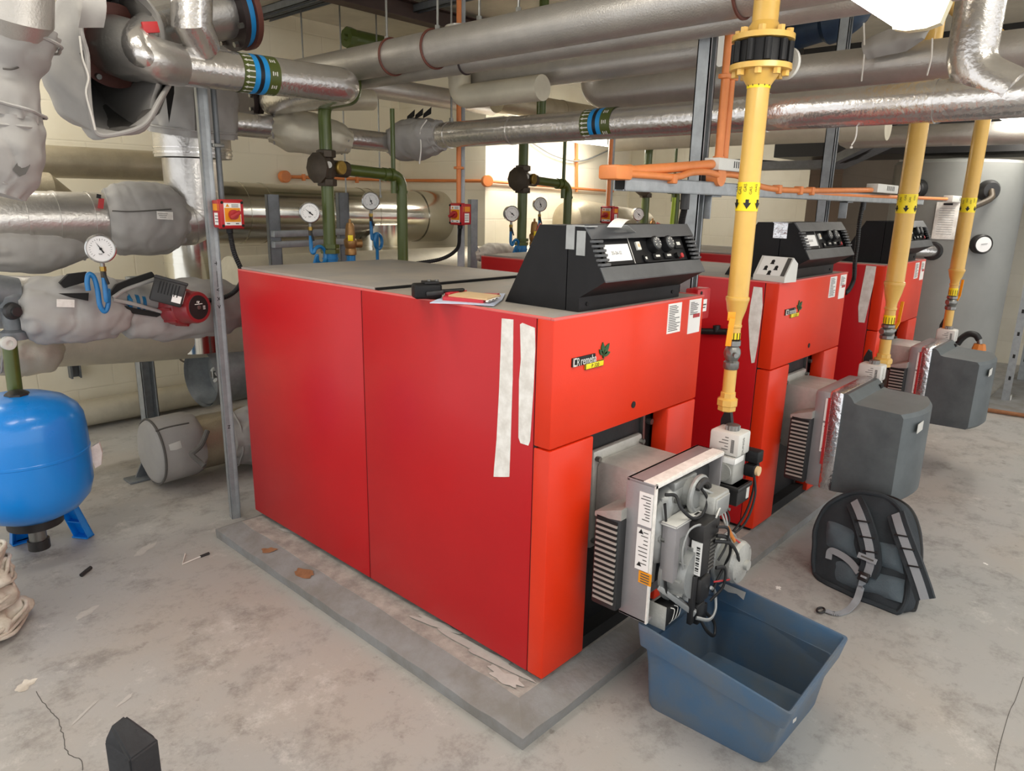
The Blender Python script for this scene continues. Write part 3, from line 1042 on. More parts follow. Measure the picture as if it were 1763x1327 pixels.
def idband(t, c, d, r, flip=1, wd=1.0):
    """pipe marking band: arrows, blue, navy, blue, olive with small print"""
    c, d = V(c), V(d).normalized() * flip
    u, w, _ = basis(d)
    k = 0.0
    segs = [('bandgreen', .045), ('bandblue', .022), ('bandnavy', .018), ('bandblue', .022), ('bandgreen', .05)]
    b = MB()
    for m, l in segs:
        b.cyl(c + d * k * wd, c + d * (k + l) * wd, r + .0015, m, n=40, caps=False)
        k += l
    o = b.build('marking_band', t, label='blue and olive marking band')
    b = MB()
    for j in range(22):
        a = 2 * math.pi * j / 22
        nn = u * math.cos(a) + w * math.sin(a)
        tt = d.cross(nn)
        p = c + nn * (r + .0022)
        q = lambda x, y: p + d * (x * wd) + tt * y * wd
        b.faces([q(.044, -.0025), q(.044, .0025), q(.018, .0025), q(.018, .0065), q(.004, 0), q(.018, -.0065), q(.018, -.0025)], [[0, 1, 2, 3, 4, 5, 6]], 'offwhite', True)
    b.build('arrow_print', o)
    b = MB()
    for j in range(9):
        a = 2 * math.pi * j / 9
        nn = u * math.cos(a) + w * math.sin(a)
        tt = d.cross(nn)
        for s_, h in ((.118, .016), (.127, .012), (.136, .016)):
            p = c + nn * (r + .0022) + d * s_ * wd
            b.faces([p - tt * h * .5, p + tt * h * .5, p + tt * h * .5 + d * .005, p - tt * h * .5 + d * .005], [[0, 1, 2, 3]], 'offwhite', True)
    b.build('small_print', o)

def jacket(name, label, pts, rs, group='grey lagging jackets', m='jacket', seed=0.0, n=88, amp=.06, parts=True, gathers=True, sub=14, cat='pipe jacket', sy=1.0):
    """soft cloth cover: path and radii, wrinkled, drawn in at the ends"""
    pts = spline(pts, sub)
    k = len(pts)
    rr = []
    for j in range(k):
        f = j / (k - 1) * (len(rs) - 1)
        i = min(int(f), len(rs) - 2)
        tt = f - i
        tt = tt * tt * (3 - 2 * tt)
        rr.append(rs[i] * (1 - tt) + rs[i + 1] * tt)
    t = thing(name, label, cat, pts[k // 2], group)
    b = MB()
    b.tube(pts, rr, m, n, sy=sy)
    for v in b.bm.verts:
        c = min(pts, key=lambda p: (p - v.co).length_squared)
        d = v.co - c
        if d.length < 1e-5:
            continue
        h = noise.noise(V(v.co) * 9 + V((seed, seed * 2, 0))) + .5 * noise.noise(V(v.co) * 22 + V((seed, 0, 3)))
        v.co += d * (h * amp)
    b.bm.verts.ensure_lookup_table()
    for j in range(k):   # folds radiating from the drawn-in ends
        e = min(j, k - 1 - j) / (k - 1)
        fold = max(0.0, 1 - e / .3)
        for q in range(n):
            v = b.bm.verts[j * n + q]
            cr = abs(noise.noise(V((v.co.x * 6 + seed, v.co.y * 6, v.co.z * 6))))
            crease = max(0.0, 1 - cr / .09) * .045 * (amp / .06) * .6
            v.co += (v.co - pts[j]) * (fold * .05 * math.sin(q * 2 * math.pi / n * 11 + seed * 3) - crease)
    b.build('cloth_cover', t, ang=60)
    if gathers:
        for e, e2 in ((0, 1), (k - 1, k - 2)):
            d = (pts[e2] - pts[e]).normalized()
            u, w, _ = basis(d)
            b = MB()
            q = pts[e] + d * .03
            rad = rr[e] * 1.04
            b.tube([q + (u * math.cos(a) + w * math.sin(a)) * (rad + .006 * math.sin(a * 7 + seed)) for a in [2 * math.pi * z / 36 for z in range(36)]], .005, 'jacket', 6, closed=True)
            b.build('draw_cord', t)
    return t

def seam(t, pts, w=.004, m='jacketd', name='seam'):
    b = MB()
    b.tube(spline(pts, 6), w, m, 6)
    return b.build(name, t)

# ------------------------------------------------------------------ gas drops
def cyl_patch(b, c, r, z0, z1, a0, a1, m, n=10):
    """patch of a vertical cylinder between two angles"""
    c = V(c)
    vs = []
    for k in range(n + 1):
        a = a0 + (a1 - a0) * k / n
        for z in (z0, z1):
            vs.append(V((c.x + r * math.cos(a), c.y + r * math.sin(a), z)))
    b.faces(vs, [[2 * k, 2 * k + 2, 2 * k + 3, 2 * k + 1] for k in range(n)], m)

def gas_drop(name, label, x, y, r, zb, zc, zn, zv0, zv1, zbot, ztop, lever):
    """zb band centre, zc reducer collar, zn neck end, zv valve, zbot foot"""
    t = thing(name, label, 'gas pipe', (x, y, zbot), 'yellow gas drop pipes')
    rn = r * .6
    b = MB()
    b.cyl((x, y, zc), (x, y, ztop), r, 'yellow', n=32)
    b.build('drop_pipe', t)
    b = MB()
    dz = zc - zn
    b.lathe((x, y, zn), (0, 0, 1), [(rn, 0), (rn, dz * .18), (rn * 1.12, dz * .2), (rn * 1.12, dz * .26), (rn, dz * .28), (rn * 1.05, dz * .42), (r * .92, dz * .7), (r * 1.04, dz * .9), (r * 1.12, dz * .97), (r * 1.14, dz), (r * 1.12, dz * 1.06), (r, dz * 1.08)], 'yellow', 32)
    b.build('reducer', t)
    b = MB()
    b.cyl((x, y, zb - .042), (x, y, zb + .042), r + .0012, 'yellowband', n=36, caps=False)
    bd = b.build('gas_band', t, label='bright yellow GAS marking band')
    b = MB()
    ca = math.atan2(CAM.y - y, CAM.x - x)
    for k in range(-3, 4):
        a = ca + k * .46
        nn = V((math.cos(a), math.sin(a), 0))
        tg = V((0, 0, 1)).cross(nn)
        o = V((x, y, 0)) + nn * (r + .002)
        o.z = zb + (.006 if k % 2 else .014)
        b.text('GAS', o - tg * .005 + V((0, 0, .0)), V((0, 0, 1)), -tg, .0125, 'black', depth=.0004)
    b.build('gas_lettering', bd)
    b = MB()
    for k in range(-1, 2):
        a = ca + k * 1.05
        nn = V((math.cos(a), math.sin(a), 0))
        tg = V((0, 0, 1)).cross(nn)
        o = V((x, y, zb - .022)) + nn * (r + .0022)
        q = lambda u, v: o + tg * u + V((0, 0, v))
        b.faces([q(-.005, .014), q(-.005, .004), q(-.012, .004), q(0, -.014), q(.012, .004), q(.005, .004), q(.005, .014)], [list(range(7))], 'black', True)
    b.build('flow_arrow_print', bd)
    b = MB()
    b.cyl((x, y, zv1 + .004), (x, y, zn + .004), rn * 1.06, 'yellowband', n=24)
    for k in range(5):
        a = ca - 1 + k * .5
        nn = V((math.cos(a), math.sin(a), 0))
        o = V((x, y, (zv1 + zn) / 2)) + nn * (rn * 1.06 + .001)
        b.box(o, (.002, .002, .03), 'black', 0)
    b.build('marker_tape', t)
    v = b = MB()
    h = zv1 - zv0
    b.lathe((x, y, zv0), (0, 0, 1), [(rn * 1.15, 0), (rn * 1.3, .004), (rn * 1.3, h * .24), (rn * .98, h * .3), (rn * 1.3, h * .42), (rn * 1.42, h * .55), (rn * 1.3, h * .68), (rn * .98, h * .78), (rn * 1.25, h * .82), (rn * 1.25, h * .98), (rn * 1.05, h)], 'steel', 10)
    b.cyl((x, y, zv0 + h * .55), V((x, y, zv0 + h * .55)) + V((math.cos(lever), math.sin(lever), 0)) * rn * 2.3, rn * .4, 'steel', n=14)
    b.cyl(V((x, y, zv0 + h * .55)), V((x, y, zv0 + h * .55)) - V((math.cos(lever), math.sin(lever), 0)) * rn * 1.9, rn * .55, 'steel', n=14)
    vv = b.build('ball_valve', t)
    if lever > -1:
        b = MB()
        l0 = V((x, y, zv0 + h * .55)) + V((math.cos(lever), math.sin(lever), 0)) * rn * 2.2
        l1 = l0 + V((math.cos(lever), math.sin(lever), 0)) * .025 + V((0, 0, .035))
        l2 = l1 + V((math.cos(lever), math.sin(lever), 0)) * .008 + V((0, 0, .10))
        for p, q in ((l0, l1), (l1, l2)):
            b.beam(p, q, .016, .004, 'orange', .001, up=(math.cos(lever), math.sin(lever), 0.01))
        b.build('valve_lever', vv, label='orange yellow lever')
    b = MB()
    b.cyl((x, y, zbot), (x, y, zv0 + .004), rn * 1.05, 'yellow', n=24)
    b.lathe((x, y, zbot), (0, 0, 1), [(rn * 1.2, 0), (rn * 1.55, .004), (rn * 1.55, .018), (rn * 1.75, .021), (rn * 1.75, .04), (rn * 1.3, .046), (rn * 1.3, .062), (rn, .066)], 'yellow', 8)
    b.build('lower_pipe', t)
    return t
g1 = gas_drop('gas_pipe', 'nearest yellow gas pipe, with a black flanged valve high up', .672, -.19, .032, 1.515, 1.205, 1.095, .98, 1.075, .84, 1.875, -2.4)
gas_drop('gas_pipe', 'middle yellow gas pipe with a raised orange lever, before the farthest boiler', 2.2, -.235, .04, 1.515, 1.155, 1.005, .895, .965, .76, 2.40, -.3)
gas_drop('gas_pipe', 'farthest yellow gas pipe, in front of the grey tank', 3.6, -.205, .04, 1.525, 1.14, 1.03, .90, .985, .72, 2.40, -.3)
# black wafer valve between two yellow flanges on the nearest pipe
x, y = .672, -.19
for z0, s in ((1.868, 1), (1.962, -1)):
    b = MB()
    b.lathe((x, y, z0), (0, 0, s), [(.034, -.04), (.04, -.03), (.052, -.012), (.056, 0), (.087, .0), (.087, .015), (.03, .015)], 'yellow', 36)
    for k in range(8):
        a = math.radians(45 * k + 20)
        c = V((x + .07 * math.cos(a), y + .07 * math.sin(a), z0))
        b.cyl(c, c - V((0, 0, s * .016)), .011, 'yellow', n=6)
    b.build('pipe_flange', g1)
b = MB()
b.cyl((x, y, 1.885), (x, y, 1.945), .072, 'blackplastic', n=40)
for k in range(10):
    a = math.radians(36 * k)
    c = V((x + .076 * math.cos(a), y + .076 * math.sin(a), 1.915))
    b.cyl(c - V((0, 0, .028)), c + V((0, 0, .028)), .011, 'blackplastic', n=10)
b.cyl((x + .07, y - .02, 1.915), (x + .115, y - .035, 1.915), .02, 'blackplastic', n=16)
b.lathe((x + .10, y - .03, 1.90), (.95, -.3, 0), [(.0, 0), (.045, .002), (.045, .012), (0, .014)], 'offwhite', 24)
b.build('wafer_valve', g1, label='black wafer valve')
b = MB()
b.cyl((x, y, 1.96), (x, y, 2.40), .036, 'yellow', n=28)
b.build('upper_pipe', g1)
b = MB()
b.cyl((x, y, 1.82), (x, y, 1.85), .0335, 'yellowband', n=32, caps=False)
ca = math.atan2(CAM.y - y, CAM.x - x)
for k in range(-2, 3):
    a = ca + k * .5
    b.box(V((x + .034 * math.cos(a), y + .034 * math.sin(a), 1.835)), (.002, .002, .02), 'black')
b.build('marker_tape', g1)
b = MB()
tagc = at(1257, 572, y=-.235)
b.box(tagc, (.018, .003, .085), 'orange', .0015, Matrix.Rotation(-.75, 3, 'Z') @ Matrix.Rotation(.06, 3, 'Y'))
b.box(tagc + V((.003, 0.002, .048)), (.024, .003, .026), 'orange', .0018, Matrix.Rotation(-.75, 3, 'Z'))
b.build('hanging_tag', g1, label='orange tag by the valve')
P('gas_main', 'yellow gas main running overhead above the three gas drops', 'gas pipe', [(.4, -.2, 2.43), (6.0, -.21, 2.43)], .05, 'yellow')

# gas valve blocks on each burner
def gas_valve(dx, label, full):
    t = thing('gas_valve', label, 'gas valve', (dx + .66, -.22, .52), 'grey gas valves beside the burners')
    b = MB()
    b.box2((dx + .618, -.268, .708), (dx + .705, -.165, .785), 'offwhite', .009)
    body = b.build('coil_housing', t)
    b = MB()
    for k in range(5):
        b.box2((dx + .6172, -.232, .768 - k * .010), (dx + .6178, -.232 + .012 + .01 * (k % 3), .7705 - k * .010), 'ink')
    for k in range(13):
        b.box2((dx + .6172, -.252, .722 + k * .0034), (dx + .6178, -.241, .7238 + k * .0034), 'black')
    b.build('barcode_print', body)
    b = MB()
    b.text('DUNGS', (dx + .655, -.2686, .713), (0, 0, 1), (-1, 0, 0), .017, 'ink', depth=.0003)
    b.build('lettering', body)
    b = MB()
    b.cyl((dx + .662, -.222, .783), (dx + .662, -.222, .802), .021, 'steel', n=24)
    for k in range(12):
        a = math.radians(30 * k)
        b.box((dx + .662 + .021 * math.cos(a), -.222 + .021 * math.sin(a), .793), (.004, .004, .014), 'motor')
    b.build('adjusting_knob', t)
    b = MB()
    b.box2((dx + .614, -.26, .615), (dx + .70, -.17, .708), 'alucast', .006)
    b.box2((dx + .612, -.262, .685), (dx + .68, -.20, .706), 'white', .001)
    b.cyl((dx + .612, -.225, .655), (dx + .606, -.225, .655), .03, 'alucast', n=20)
    b.build('valve_body', t)
    b = MB()
    b.prism([V((dx + .70, -.215, .70)), V((dx + .70, -.19, .83)), V((dx + .70, -.175, .84)), V((dx + .70, -.16, .80)), V((dx + .70, -.16, .70))], V((.018, 0, 0)), 'rubber')
    b.build('black_bracket', t, label='pointed black bracket')
    if full:
        b = MB()
        b.box2((dx + .70, -.30, .675), (dx + .745, -.22, .715), 'blackplastic', .004)
        b.box2((dx + .69, -.295, .63), (dx + .735, -.26, .67), 'blackplastic', .004)
        b.cyl((dx + .712, -.295, .65), (dx + .712, -.305, .65), .016, 'card', n=20)
        b.cyl((dx + .745, -.255, .69), (dx + .765, -.255, .69), .016, 'card', n=16)
        b.build('pressure_switch', t)
        b = MB()
        b.box2((dx + .608, -.285, .55), (dx + .70, -.18, .615), 'pumpblack', .004)
        b.box2((dx + .60, -.29, .60), (dx + .705, -.175, .615), 'pumpblack', .003)
        k = b.build('actuator_box', t)
        b = MB()
        b.box2((dx + .672, -.2862, .56), (dx + .692, -.2845, .60), 'offwhite')
        b.build('print', k)
        for p in ([(.72, -.285, .635), (.71, -.30, .56), (.67, -.29, .47), (.60, -.25, .42)], [(.735, -.27, .68), (.74, -.28, .58), (.71, -.27, .48), (.64, -.24, .40), (.59, -.22, .37)]):
            b = MB()
            b.tube(spline([(dx + q[0], q[1], q[2]) for q in p], 8), .004, 'rubber', 8)
            b.build('cable', t)
    return t
gas_valve(0, 'grey gas valve with DUNGS lettering beside the uncovered burner', True)
gas_valve(PITCH, 'grey gas valve beside the middle burner, foot of the middle gas pipe', False)
gas_valve(2 * PITCH, 'grey gas valve beside the farthest burner', False)

# ------------------------------------------------------------------ strut posts
def channel(b, p0, p1, face, w=.041, m='galv'):
    """C shaped strut, open side looking along face"""
    p0, p1, f = V(p0), V(p1), V(face).normalized()
    d = (p1 - p0).normalized()
    s = d.cross(f).normalized()
    th = .004
    def bar(o, a, c):   # o offset, widths along s and f
        q = lambda e, i, j: e + o + s * i + f * j
        pts = [q(p0, -a / 2, -c / 2), q(p0, a / 2, -c / 2), q(p0, a / 2, c / 2), q(p0, -a / 2, c / 2)]
        b.prism(pts, p1 - p0, m)
    bar(-f * (w / 2 - th / 2), w, th)
    bar(s * (w / 2 - th / 2), th, w)
    bar(-s * (w / 2 - th / 2), th, w)
    bar(s * (w / 2 - .005) + f * (w / 2 - th / 2), .01, th)
    bar(-s * (w / 2 - .005) + f * (w / 2 - th / 2), .01, th)

def strut_post(label, x, y, z1, face, foot=True, m='galv', w=.041, z0=0):
    t = thing('strut_post', label, 'strut', (x, y, z0), 'galvanised strut posts')
    b = MB()
    channel(b, (x, y, z0), (x, y, z1), face, w, m)
    b.build('channel', t, ang=20)
    if foot:
        b = MB()
        b.box2((x - .06, y - .05, z0), (x + .06, y + .05, z0 + .006), m, .001)
        b.box2((x - w * .65, y - w * .65, z0), (x + w * .65, y + w * .65, z0 + .05), m, .002)
        b.build('foot_plate', t)
    return t
p1_ = strut_post('galvanised strut post with pen marks beside the rear corner of the nearest boiler', -.02, 1.905, 2.8, (1, -.2, 0), False)
b = MB()   # handwriting on the post
fx = V((0.0, -1, 0))
for (z, s) in ((1.19, '+'), (1.075, '<'), (1.04, 'x'), (1.005, 'w'), (.45, 'z')):
    b.text(s, (-.032, 1.8843, z), (1, 0, 0), (0, 0, 1), .035, 'black', depth=.0005)
b.box2((-.024, 1.8835, 1.10), (-.022, 1.8845, 1.17), 'black')
b.build('pen_marks', p1_)
b = MB()
b.box2((-.0395, 1.8842, 0.05), (-.0005, 1.886, 2.0), 'galv')
b.build('face_plate', p1_)
strut_post('strut post behind the nearest boiler carrying a red isolator', 1.455, 1.905, 2.8, (1, -1, 0))
strut_post('strut post farthest back, carrying the third red isolator', 2.912, 1.905, 2.8, (1, -1, 0))
s2 = strut_post('tall strut post between the nearest and middle boilers', 1.0, .165, 2.8, (0, -1, 0), w=.05)
s3 = strut_post('tall strut post between the middle and farthest boilers', 2.457, .225, 2.8, (0, -1, 0), w=.05)
t = thing('strut_rail', 'horizontal galvanised rail carrying orange conduit across the boilers', 'strut', (2.1, .125, 1.545))
b = MB()
channel(b, (.435, .115, 1.548), (3.9, .13, 1.548), (0, 0, -1), .045)
b.build('channel', t, ang=20)
for xx in (1.035, 2.5):
    b = MB()
    b.box2((xx, .12, 1.44), (xx + .006, .16, 1.525), 'galv', .001); b.box2((xx, .12, 1.519), (xx + .08, .16, 1.525), 'galv', .001)
    b.cyl((xx + .006, .14, 1.47), (xx + .018, .14, 1.47), .01, 'steel', n=6)
    b.build('angle_bracket', t)
b = MB()
b.box2((.434, .10, 1.53), (.438, .13, 1.566), 'darkgap')
b.build('open_end', t)

# ------------------------------------------------------------------ isolators
def isolator(label, c, front, flexpts):
    """red switch box; front = unit vector of its handle side (-x or -y)"""
    t = thing('isolator_switch', label, 'switch', c, 'red isolator switches')
    c = V(c)
    f = V(front)
    up = V((0, 0, 1))
    r = up.cross(f)   # to the viewer's right when facing the front
    r = -r if False else r
    R = Matrix((r, f, up)).transposed()
    b = MB()
    b.box(c, (.105, .075, .115), 'isored', .006, R)
    b.box(c + f * .02, (.112, .006, .122), 'isored', .002, R)
    for s in (-1, 1):
        for z in (-1, 1):
            b.cyl(c + f * .037 + r * s * .044 + up * z * .048, c + f * .04 + r * s * .044 + up * z * .048, .006, 'darkgap', n=10)
    b.build('enclosure', t)
    q = lambda x, z, d=.0: c + f * (.038 + d) + r * x + up * z
    b = MB()
    b.box(q(0, 0), (.074, .0012, .092), 'white', 0, R)
    b.box(q(0, -.003, .0004), (.07, .0012, .058), 'orange', 0, R)
    k = b.build('warning_label', t)
    b = MB()
    b.faces([q(-.03, .03, .0012), q(-.012, .03, .0012), q(-.021, .044, .0012)], [[0, 1, 2]], 'orange', True)
    b.text('!', q(-.0225, .031, .0014), r, up, .012, 'black')
    for j in range(3):
        b.box(q(.012, .04 - j * .005, .001), (.03, .001, .002), 'ink', 0, R)
    for j in (-.022, .018):
        b.box(q(j, -.039, .001), (.014, .001, .004), 'ink', 0, R)
    b.build('print', k)
    b = MB()
    b.cyl(q(0, -.002, 0), q(0, -.002, .018), .020, 'redtag', n=20)
    b.box(q(0, -.002, .024), (.052, .02, .016), 'redtag', .004, Matrix((r, f, up)).transposed() @ Matrix.Rotation(-.5, 3, 'Y'))
    b.build('rotary_handle', t)
    # side labels
    b = MB()
    side = r if (c + r - CAM).length < (c - r - CAM).length else -r
    sR = Matrix((f, side, up)).transposed()
    b.box(c + side * .0528 + up * .028, (.052, .001, .028), 'orange', 0, sR)
    b.box(c + side * .0528 - up * .02, (.04, .001, .05), 'white', 0, sR)
    for j in range(3):
        b.box(c + side * .0534 - up * (.008 + j * .012), (.028, .001, .003), 'ink', 0, sR)
    b.build('side_label', t)
    b = MB()
    b.cyl(c - up * .057, c - up * .08, .014, 'blackplastic', n=14)
    b.build('cable_gland', t)
    b = MB()
    pts = spline([c - up * .07] + [V(p) for p in flexpts], 26)
    b.tube(pts, [.0115 if k % 2 else .0095 for k in range(len(pts))], 'rubber', 12)
    b.build('flexible_conduit', t, label='black ribbed flexible conduit')
    return t
isolator('red isolator switch on the pen-marked post, nearest of the three', (.028, 1.84, 1.412), (0, -1, 0), [(.045, 1.85, 1.25), (.085, 1.87, 1.14), (.06, 1.93, 1.06), (-.02, 1.99, 1.03), (-.12, 2.03, 1.06)])
isolator('red isolator switch on the post behind the nearest boiler', (1.405, 1.86, 1.415), (-1, 0, 0), [(1.41, 1.87, 1.30), (1.40, 1.88, 1.22), (1.32, 1.92, 1.165), (1.18, 1.98, 1.14)])
isolator('small red isolator switch farthest back, above the nearest control panel', (2.862, 1.86, 1.415), (-1, 0, 0), [(2.86, 1.87, 1.30), (2.85, 1.88, 1.2), (2.78, 1.92, 1.12)])
t = thing('isolator_switch', 'plain red switch box behind the front right corner of the nearest boiler', 'switch', (.985, .10, 1.06), 'red isolator switches')
b = MB()
b.box2((.93, .085, 1.075), (1.03, .137, 1.19), 'isored', .006)
b.cyl((.955, .083, 1.175), (.955, .087, 1.175), .007, 'darkgap', n=10)
b.build('enclosure', t)
b = MB(); b.box2((.968, .083, 1.105), (1.0, .0855, 1.15), 'white'); k = b.build('white_label', t)
b = MB(); b.box2((.973, .082, 1.128), (.995, .0832, 1.133), 'ink'); b.box2((.973, .082, 1.118), (.99, .0832, 1.122), 'ink'); b.build('print', k)
# steel conduit up the marked post
t = thing('steel_conduit', 'thin grey steel conduit clipped to the pen-marked post', 'conduit', (.03, 1.895, 1.47))
b = MB(); b.cyl((.03, 1.895, 1.47), (.03, 1.895, 2.78), .0125, 'galvd', n=14); b.build('tube', t)
b = MB(); b.box2((.0, 1.876, 1.685), (.052, 1.9, 1.70), 'steel', .002); b.cyl((.012, 1.872, 1.6925), (.012, 1.88, 1.6925), .006, 'steel', n=8); b.build('clip', t)
for k in (1, 2):
    x = 1.457 * k - .045
    t = thing('orange_conduit', ['', 'orange conduit up the post above the second red isolator', 'orange conduit up the farthest isolator post'][k], 'conduit', (x, 1.88, 1.47), 'orange painted conduits')
    b = MB(); b.cyl((x, 1.88, 1.47), (x, 1.88, 2.78), .0135, 'orangepaint', n=14); b.build('tube', t)
    for z in (1.66, 2.3):
        b = MB(); b.box2((x - .028, 1.865, z), (x + .028, 1.893, z + .014), 'orangepaint', .003); b.build('saddle_clip', t)

# ------------------------------------------------------------------ green headers, one set behind each boiler
def tset(pts, r, m, t, name, n=20, rad=.05):
    b = MB(); b.tube(bend(pts, rad), r, m, n); return b.build(name, t)
hx, hy = .63, 2.0
gp = thing('green_pipe', 'green pipework behind the nearest boiler, with a dark cast three-way valve', 'pipe', (hx, hy, 1.1), 'green pipes behind the boilers')
tset([(hx, hy, 1.22), (hx, hy, 1.93), (.86, 2.06, 1.985), (.86, 2.06, 2.15)], .031, 'green', gp, 'riser', rad=.06)
tset([(hx + .05, hy, 1.632), (1.10, hy, 1.612), (1.10, hy, .5)], .029, 'green', gp, 'return_leg', rad=.07)
for xx in (.985, 1.03):
    b = MB(); b.cyl((xx - .012, hy, 1.616), (xx + .012, hy, 1.615), .035, 'green', n=22); b.build('collar', gp)
b = MB(); b.cyl((1.10, hy, 1.52), (1.10, hy, 1.535), .034, 'green', n=22); b.build('collar', gp)
b = MB(); b.cyl((1.045, hy, 1.60), (1.045, hy, 1.95), .012, 'green', n=12); b.cyl((1.045, hy, 1.60), (1.045, hy, 1.52), .016, 'green', n=12); b.build('vent_pipe', gp)
b = MB()
for z in (1.215, 1.24): b.cyl((hx, hy, z), (hx, hy, z + .02), .047, 'green', n=6)
b.build('union_nut', gp)
b = MB()
b.cyl((hx, hy, 1.905), (hx, hy, 1.93), .037, 'green', n=22)
b.build('collar', gp)
b = MB()   # cast valve body
b.lathe((hx, hy, 1.545), (0, 0, 1), [(.045, 0), (.048, .004), (.048, .032), (.034, .036), (.04, .05), (.052, .085), (.04, .12), (.034, .134), (.048, .138), (.048, .168), (.04, .172)], 'castbrown', 8)
b.lathe((hx - .02, hy, 1.63), (-1, -.15, 0), [(.04, 0), (.062, .02), (.075, .03), (.075, .042), (.05, .05), (.0, .066)], 'castbrown', 10)
b.cyl((hx + .02, hy, 1.632), (hx + .12, hy, 1.629), .04, 'castbrown', n=8)
vb = b.build('three_way_valve', gp)
b = MB(); b.lathe((hx + .055, hy - .035, 1.635), (.25, -1, 0), [(.034, 0), (.034, .012), (.03, .016), (0, .017)], 'brass', 26); b.build('brass_cap', vb, label='round brass cap')
b = MB(); b.lathe((hx - .02, hy - .05, 1.645), (-.2, -1, .1), [(.016, 0), (.016, .003), (0, .0035)], 'offwhite', 20); b.build('round_tag', vb)
b = MB()
b.cyl((hx, hy, .6), (hx, hy, 1.215), .037, 'blue', n=24)
for z in (1.135, 1.185): b.cyl((hx, hy, z), (hx, hy, z + .008), .041, 'blue', n=24)
b.tube(bend([(hx, hy, 1.115), (hx + .125, hy, 1.115), (hx + .125, hy, 1.20)], .05), .024, 'blue', 18)
b.cyl((hx + .125, hy, 1.165), (hx + .125, hy, 1.172), .029, 'blue', n=20)
b.build('blue_leg', gp, label='blue painted lower leg with a side branch')
sv = thing('safety_valve', 'bronze safety valve on a blue elbow behind the nearest boiler', 'valve', (hx + .125, hy, 1.20), 'bronze safety valves')
b = MB()
c = V((hx + .125, hy, 1.20))
b.lathe(c, (0, 0, 1), [(.022, 0), (.03, .004), (.03, .03), (.026, .036), (.032, .05), (.034, .075), (.03, .085), (.024, .09), (.026, .10), (.022, .15), (.016, .165), (.008, .167), (.006, .185), (0, .186)], 'bronze', 18)
b.cyl(c + V((.02, 0, .06)), c + V((.06, -.01, .06)), .022, 'bronze', n=14)
b.build('valve_body', sv)
b = MB(); b.box(c + V((-.02, -.03, .09)), (.026, .004, .03), 'yellowband', .001, Matrix.Rotation(-.5, 3, 'Z')); b.build('yellow_tag', sv)

def gauge(label, c, siph, needle=2.3, s=1.0, grp='round pressure gauges'):
    """dial c facing the room, black cock below and a coiled blue siphon tube"""
    c = V(c)
    t = thing('pressure_gauge', label, 'gauge', siph[-1], grp)
    f = (V((CAM.x, CAM.y, c.z)) - c).normalized()
    f = (f * .8 + V((-.1, -1, 0)) * .25).normalized()
    rt_ = f.cross(V((0, 0, -1))).normalized()
    if rt_.dot(V((1, 0, 0))) < 0:
        rt_ = -rt_
    up = V((0, 0, 1))
    b = MB()
    b.lathe(c - f * .02, f, [(0, 0), (.046 * s, 0), (.05 * s, .004), (.05 * s, .034), (.046 * s, .037), (.0435 * s, .033)], 'glass', 36)
    b.build('case', t)
    b = MB()
    b.lathe(c + f * .012, f, [(0, 0.0005), (.0445 * s, 0)], 'dial', 36)
    d_ = b.build('dial_face', t)
    b = MB()
    for k in range(21):
        a = math.radians(225 - 270 * k / 20)
        p = c + f * .0135 + (rt_ * math.cos(a) + up * math.sin(a)) * .036 * s
        e = (rt_ * math.cos(a) + up * math.sin(a))
        tt = f.cross(e)
        L_ = .005 if k % 5 else .009
        b.faces([p - tt * .0006, p + tt * .0006, p + tt * .0006 - e * L_, p - tt * .0006 - e * L_], [[0, 1, 2, 3]], 'black', True)
    b.text('bar', c + f * .0135 - rt_ * .008 - up * .022, rt_, up, .01, 'black')
    b.build('scale_print', d_)
    b = MB()
    e = rt_ * math.cos(needle) + up * math.sin(needle)
    tt = f.cross(e)
    o = c + f * .0155
    b.faces([o - e * .018 - tt * .003, o - e * .018 + tt * .003, o + tt * .002, o + e * .032, o - tt * .002], [[0, 1, 2, 3, 4]], 'black', True)
    b.lathe(c + f * .0145, f, [(.005, 0), (.005, .003), (0, .0035)], 'black', 14)
    b.build('needle', t)
    b = MB()
    b.cyl(c - up * .048 * s, c - up * .075, .008, 'steel', n=10)
    b.cyl(c - up * .068, c - up * .085, .012, 'brass', n=6)
    b.cyl(c - up * .085, c - up * .11, .010, 'castbrown', n=10)
    b.build('gauge_cock', t)
    b = MB()
    b.beam(c - up * .088 - f * -.014, c - up * .135 + f * .018 + rt_ * .012, .013, .008, 'rubber', .002)
    b.build('cock_lever', t)
    b = MB()
    b.tube(spline([c - up * .105] + [V(p) for p in siph], 8), .0095, 'blue', 12)
    b.build('siphon_tube', t, label='blue siphon tube')
    return t
def loop(c, r, k0=0, turns=1.0, off=V((0, 0, 0)), n=14, ux=V((1, .35, 0)).normalized()):
    c = V(c)
    out = []
    for k in range(n + 1):
        a = k0 + 2 * math.pi * turns * k / n
        out.append(c + ux * r * math.cos(a) + V((0, 0, 1)) * r * math.sin(a) + off * (k / n))
    return out
gc = at(533, 366, y=1.99)
lc = at(549, 439, y=1.99)
ga = gauge('round pressure gauge on a blue coil left of the green pipe, behind the nearest boiler', gc, [gc - V((.0, 0, .18))] + loop(lc, .042, math.pi * .9, -.95, V((0, -.03, 0))) + [lc + V((-.05, -.02, -.09)), lc + V((-.04, -.02, -.2))], 2.45)
gc2 = at(638, 346, y=2.2)
lc2 = at(648, 415, y=2.2)
gb = gauge('smaller looking pressure gauge right of the green pipe, behind the nearest boiler', gc2, [gc2 - V((.0, 0, .16))] + loop(lc2, .042, math.pi * .9, -1.1, V((0, -.03, 0))) + [lc2 + V((-.01, -.02, -.10)), lc2 + V((0, -.02, -.25))], 1.95)
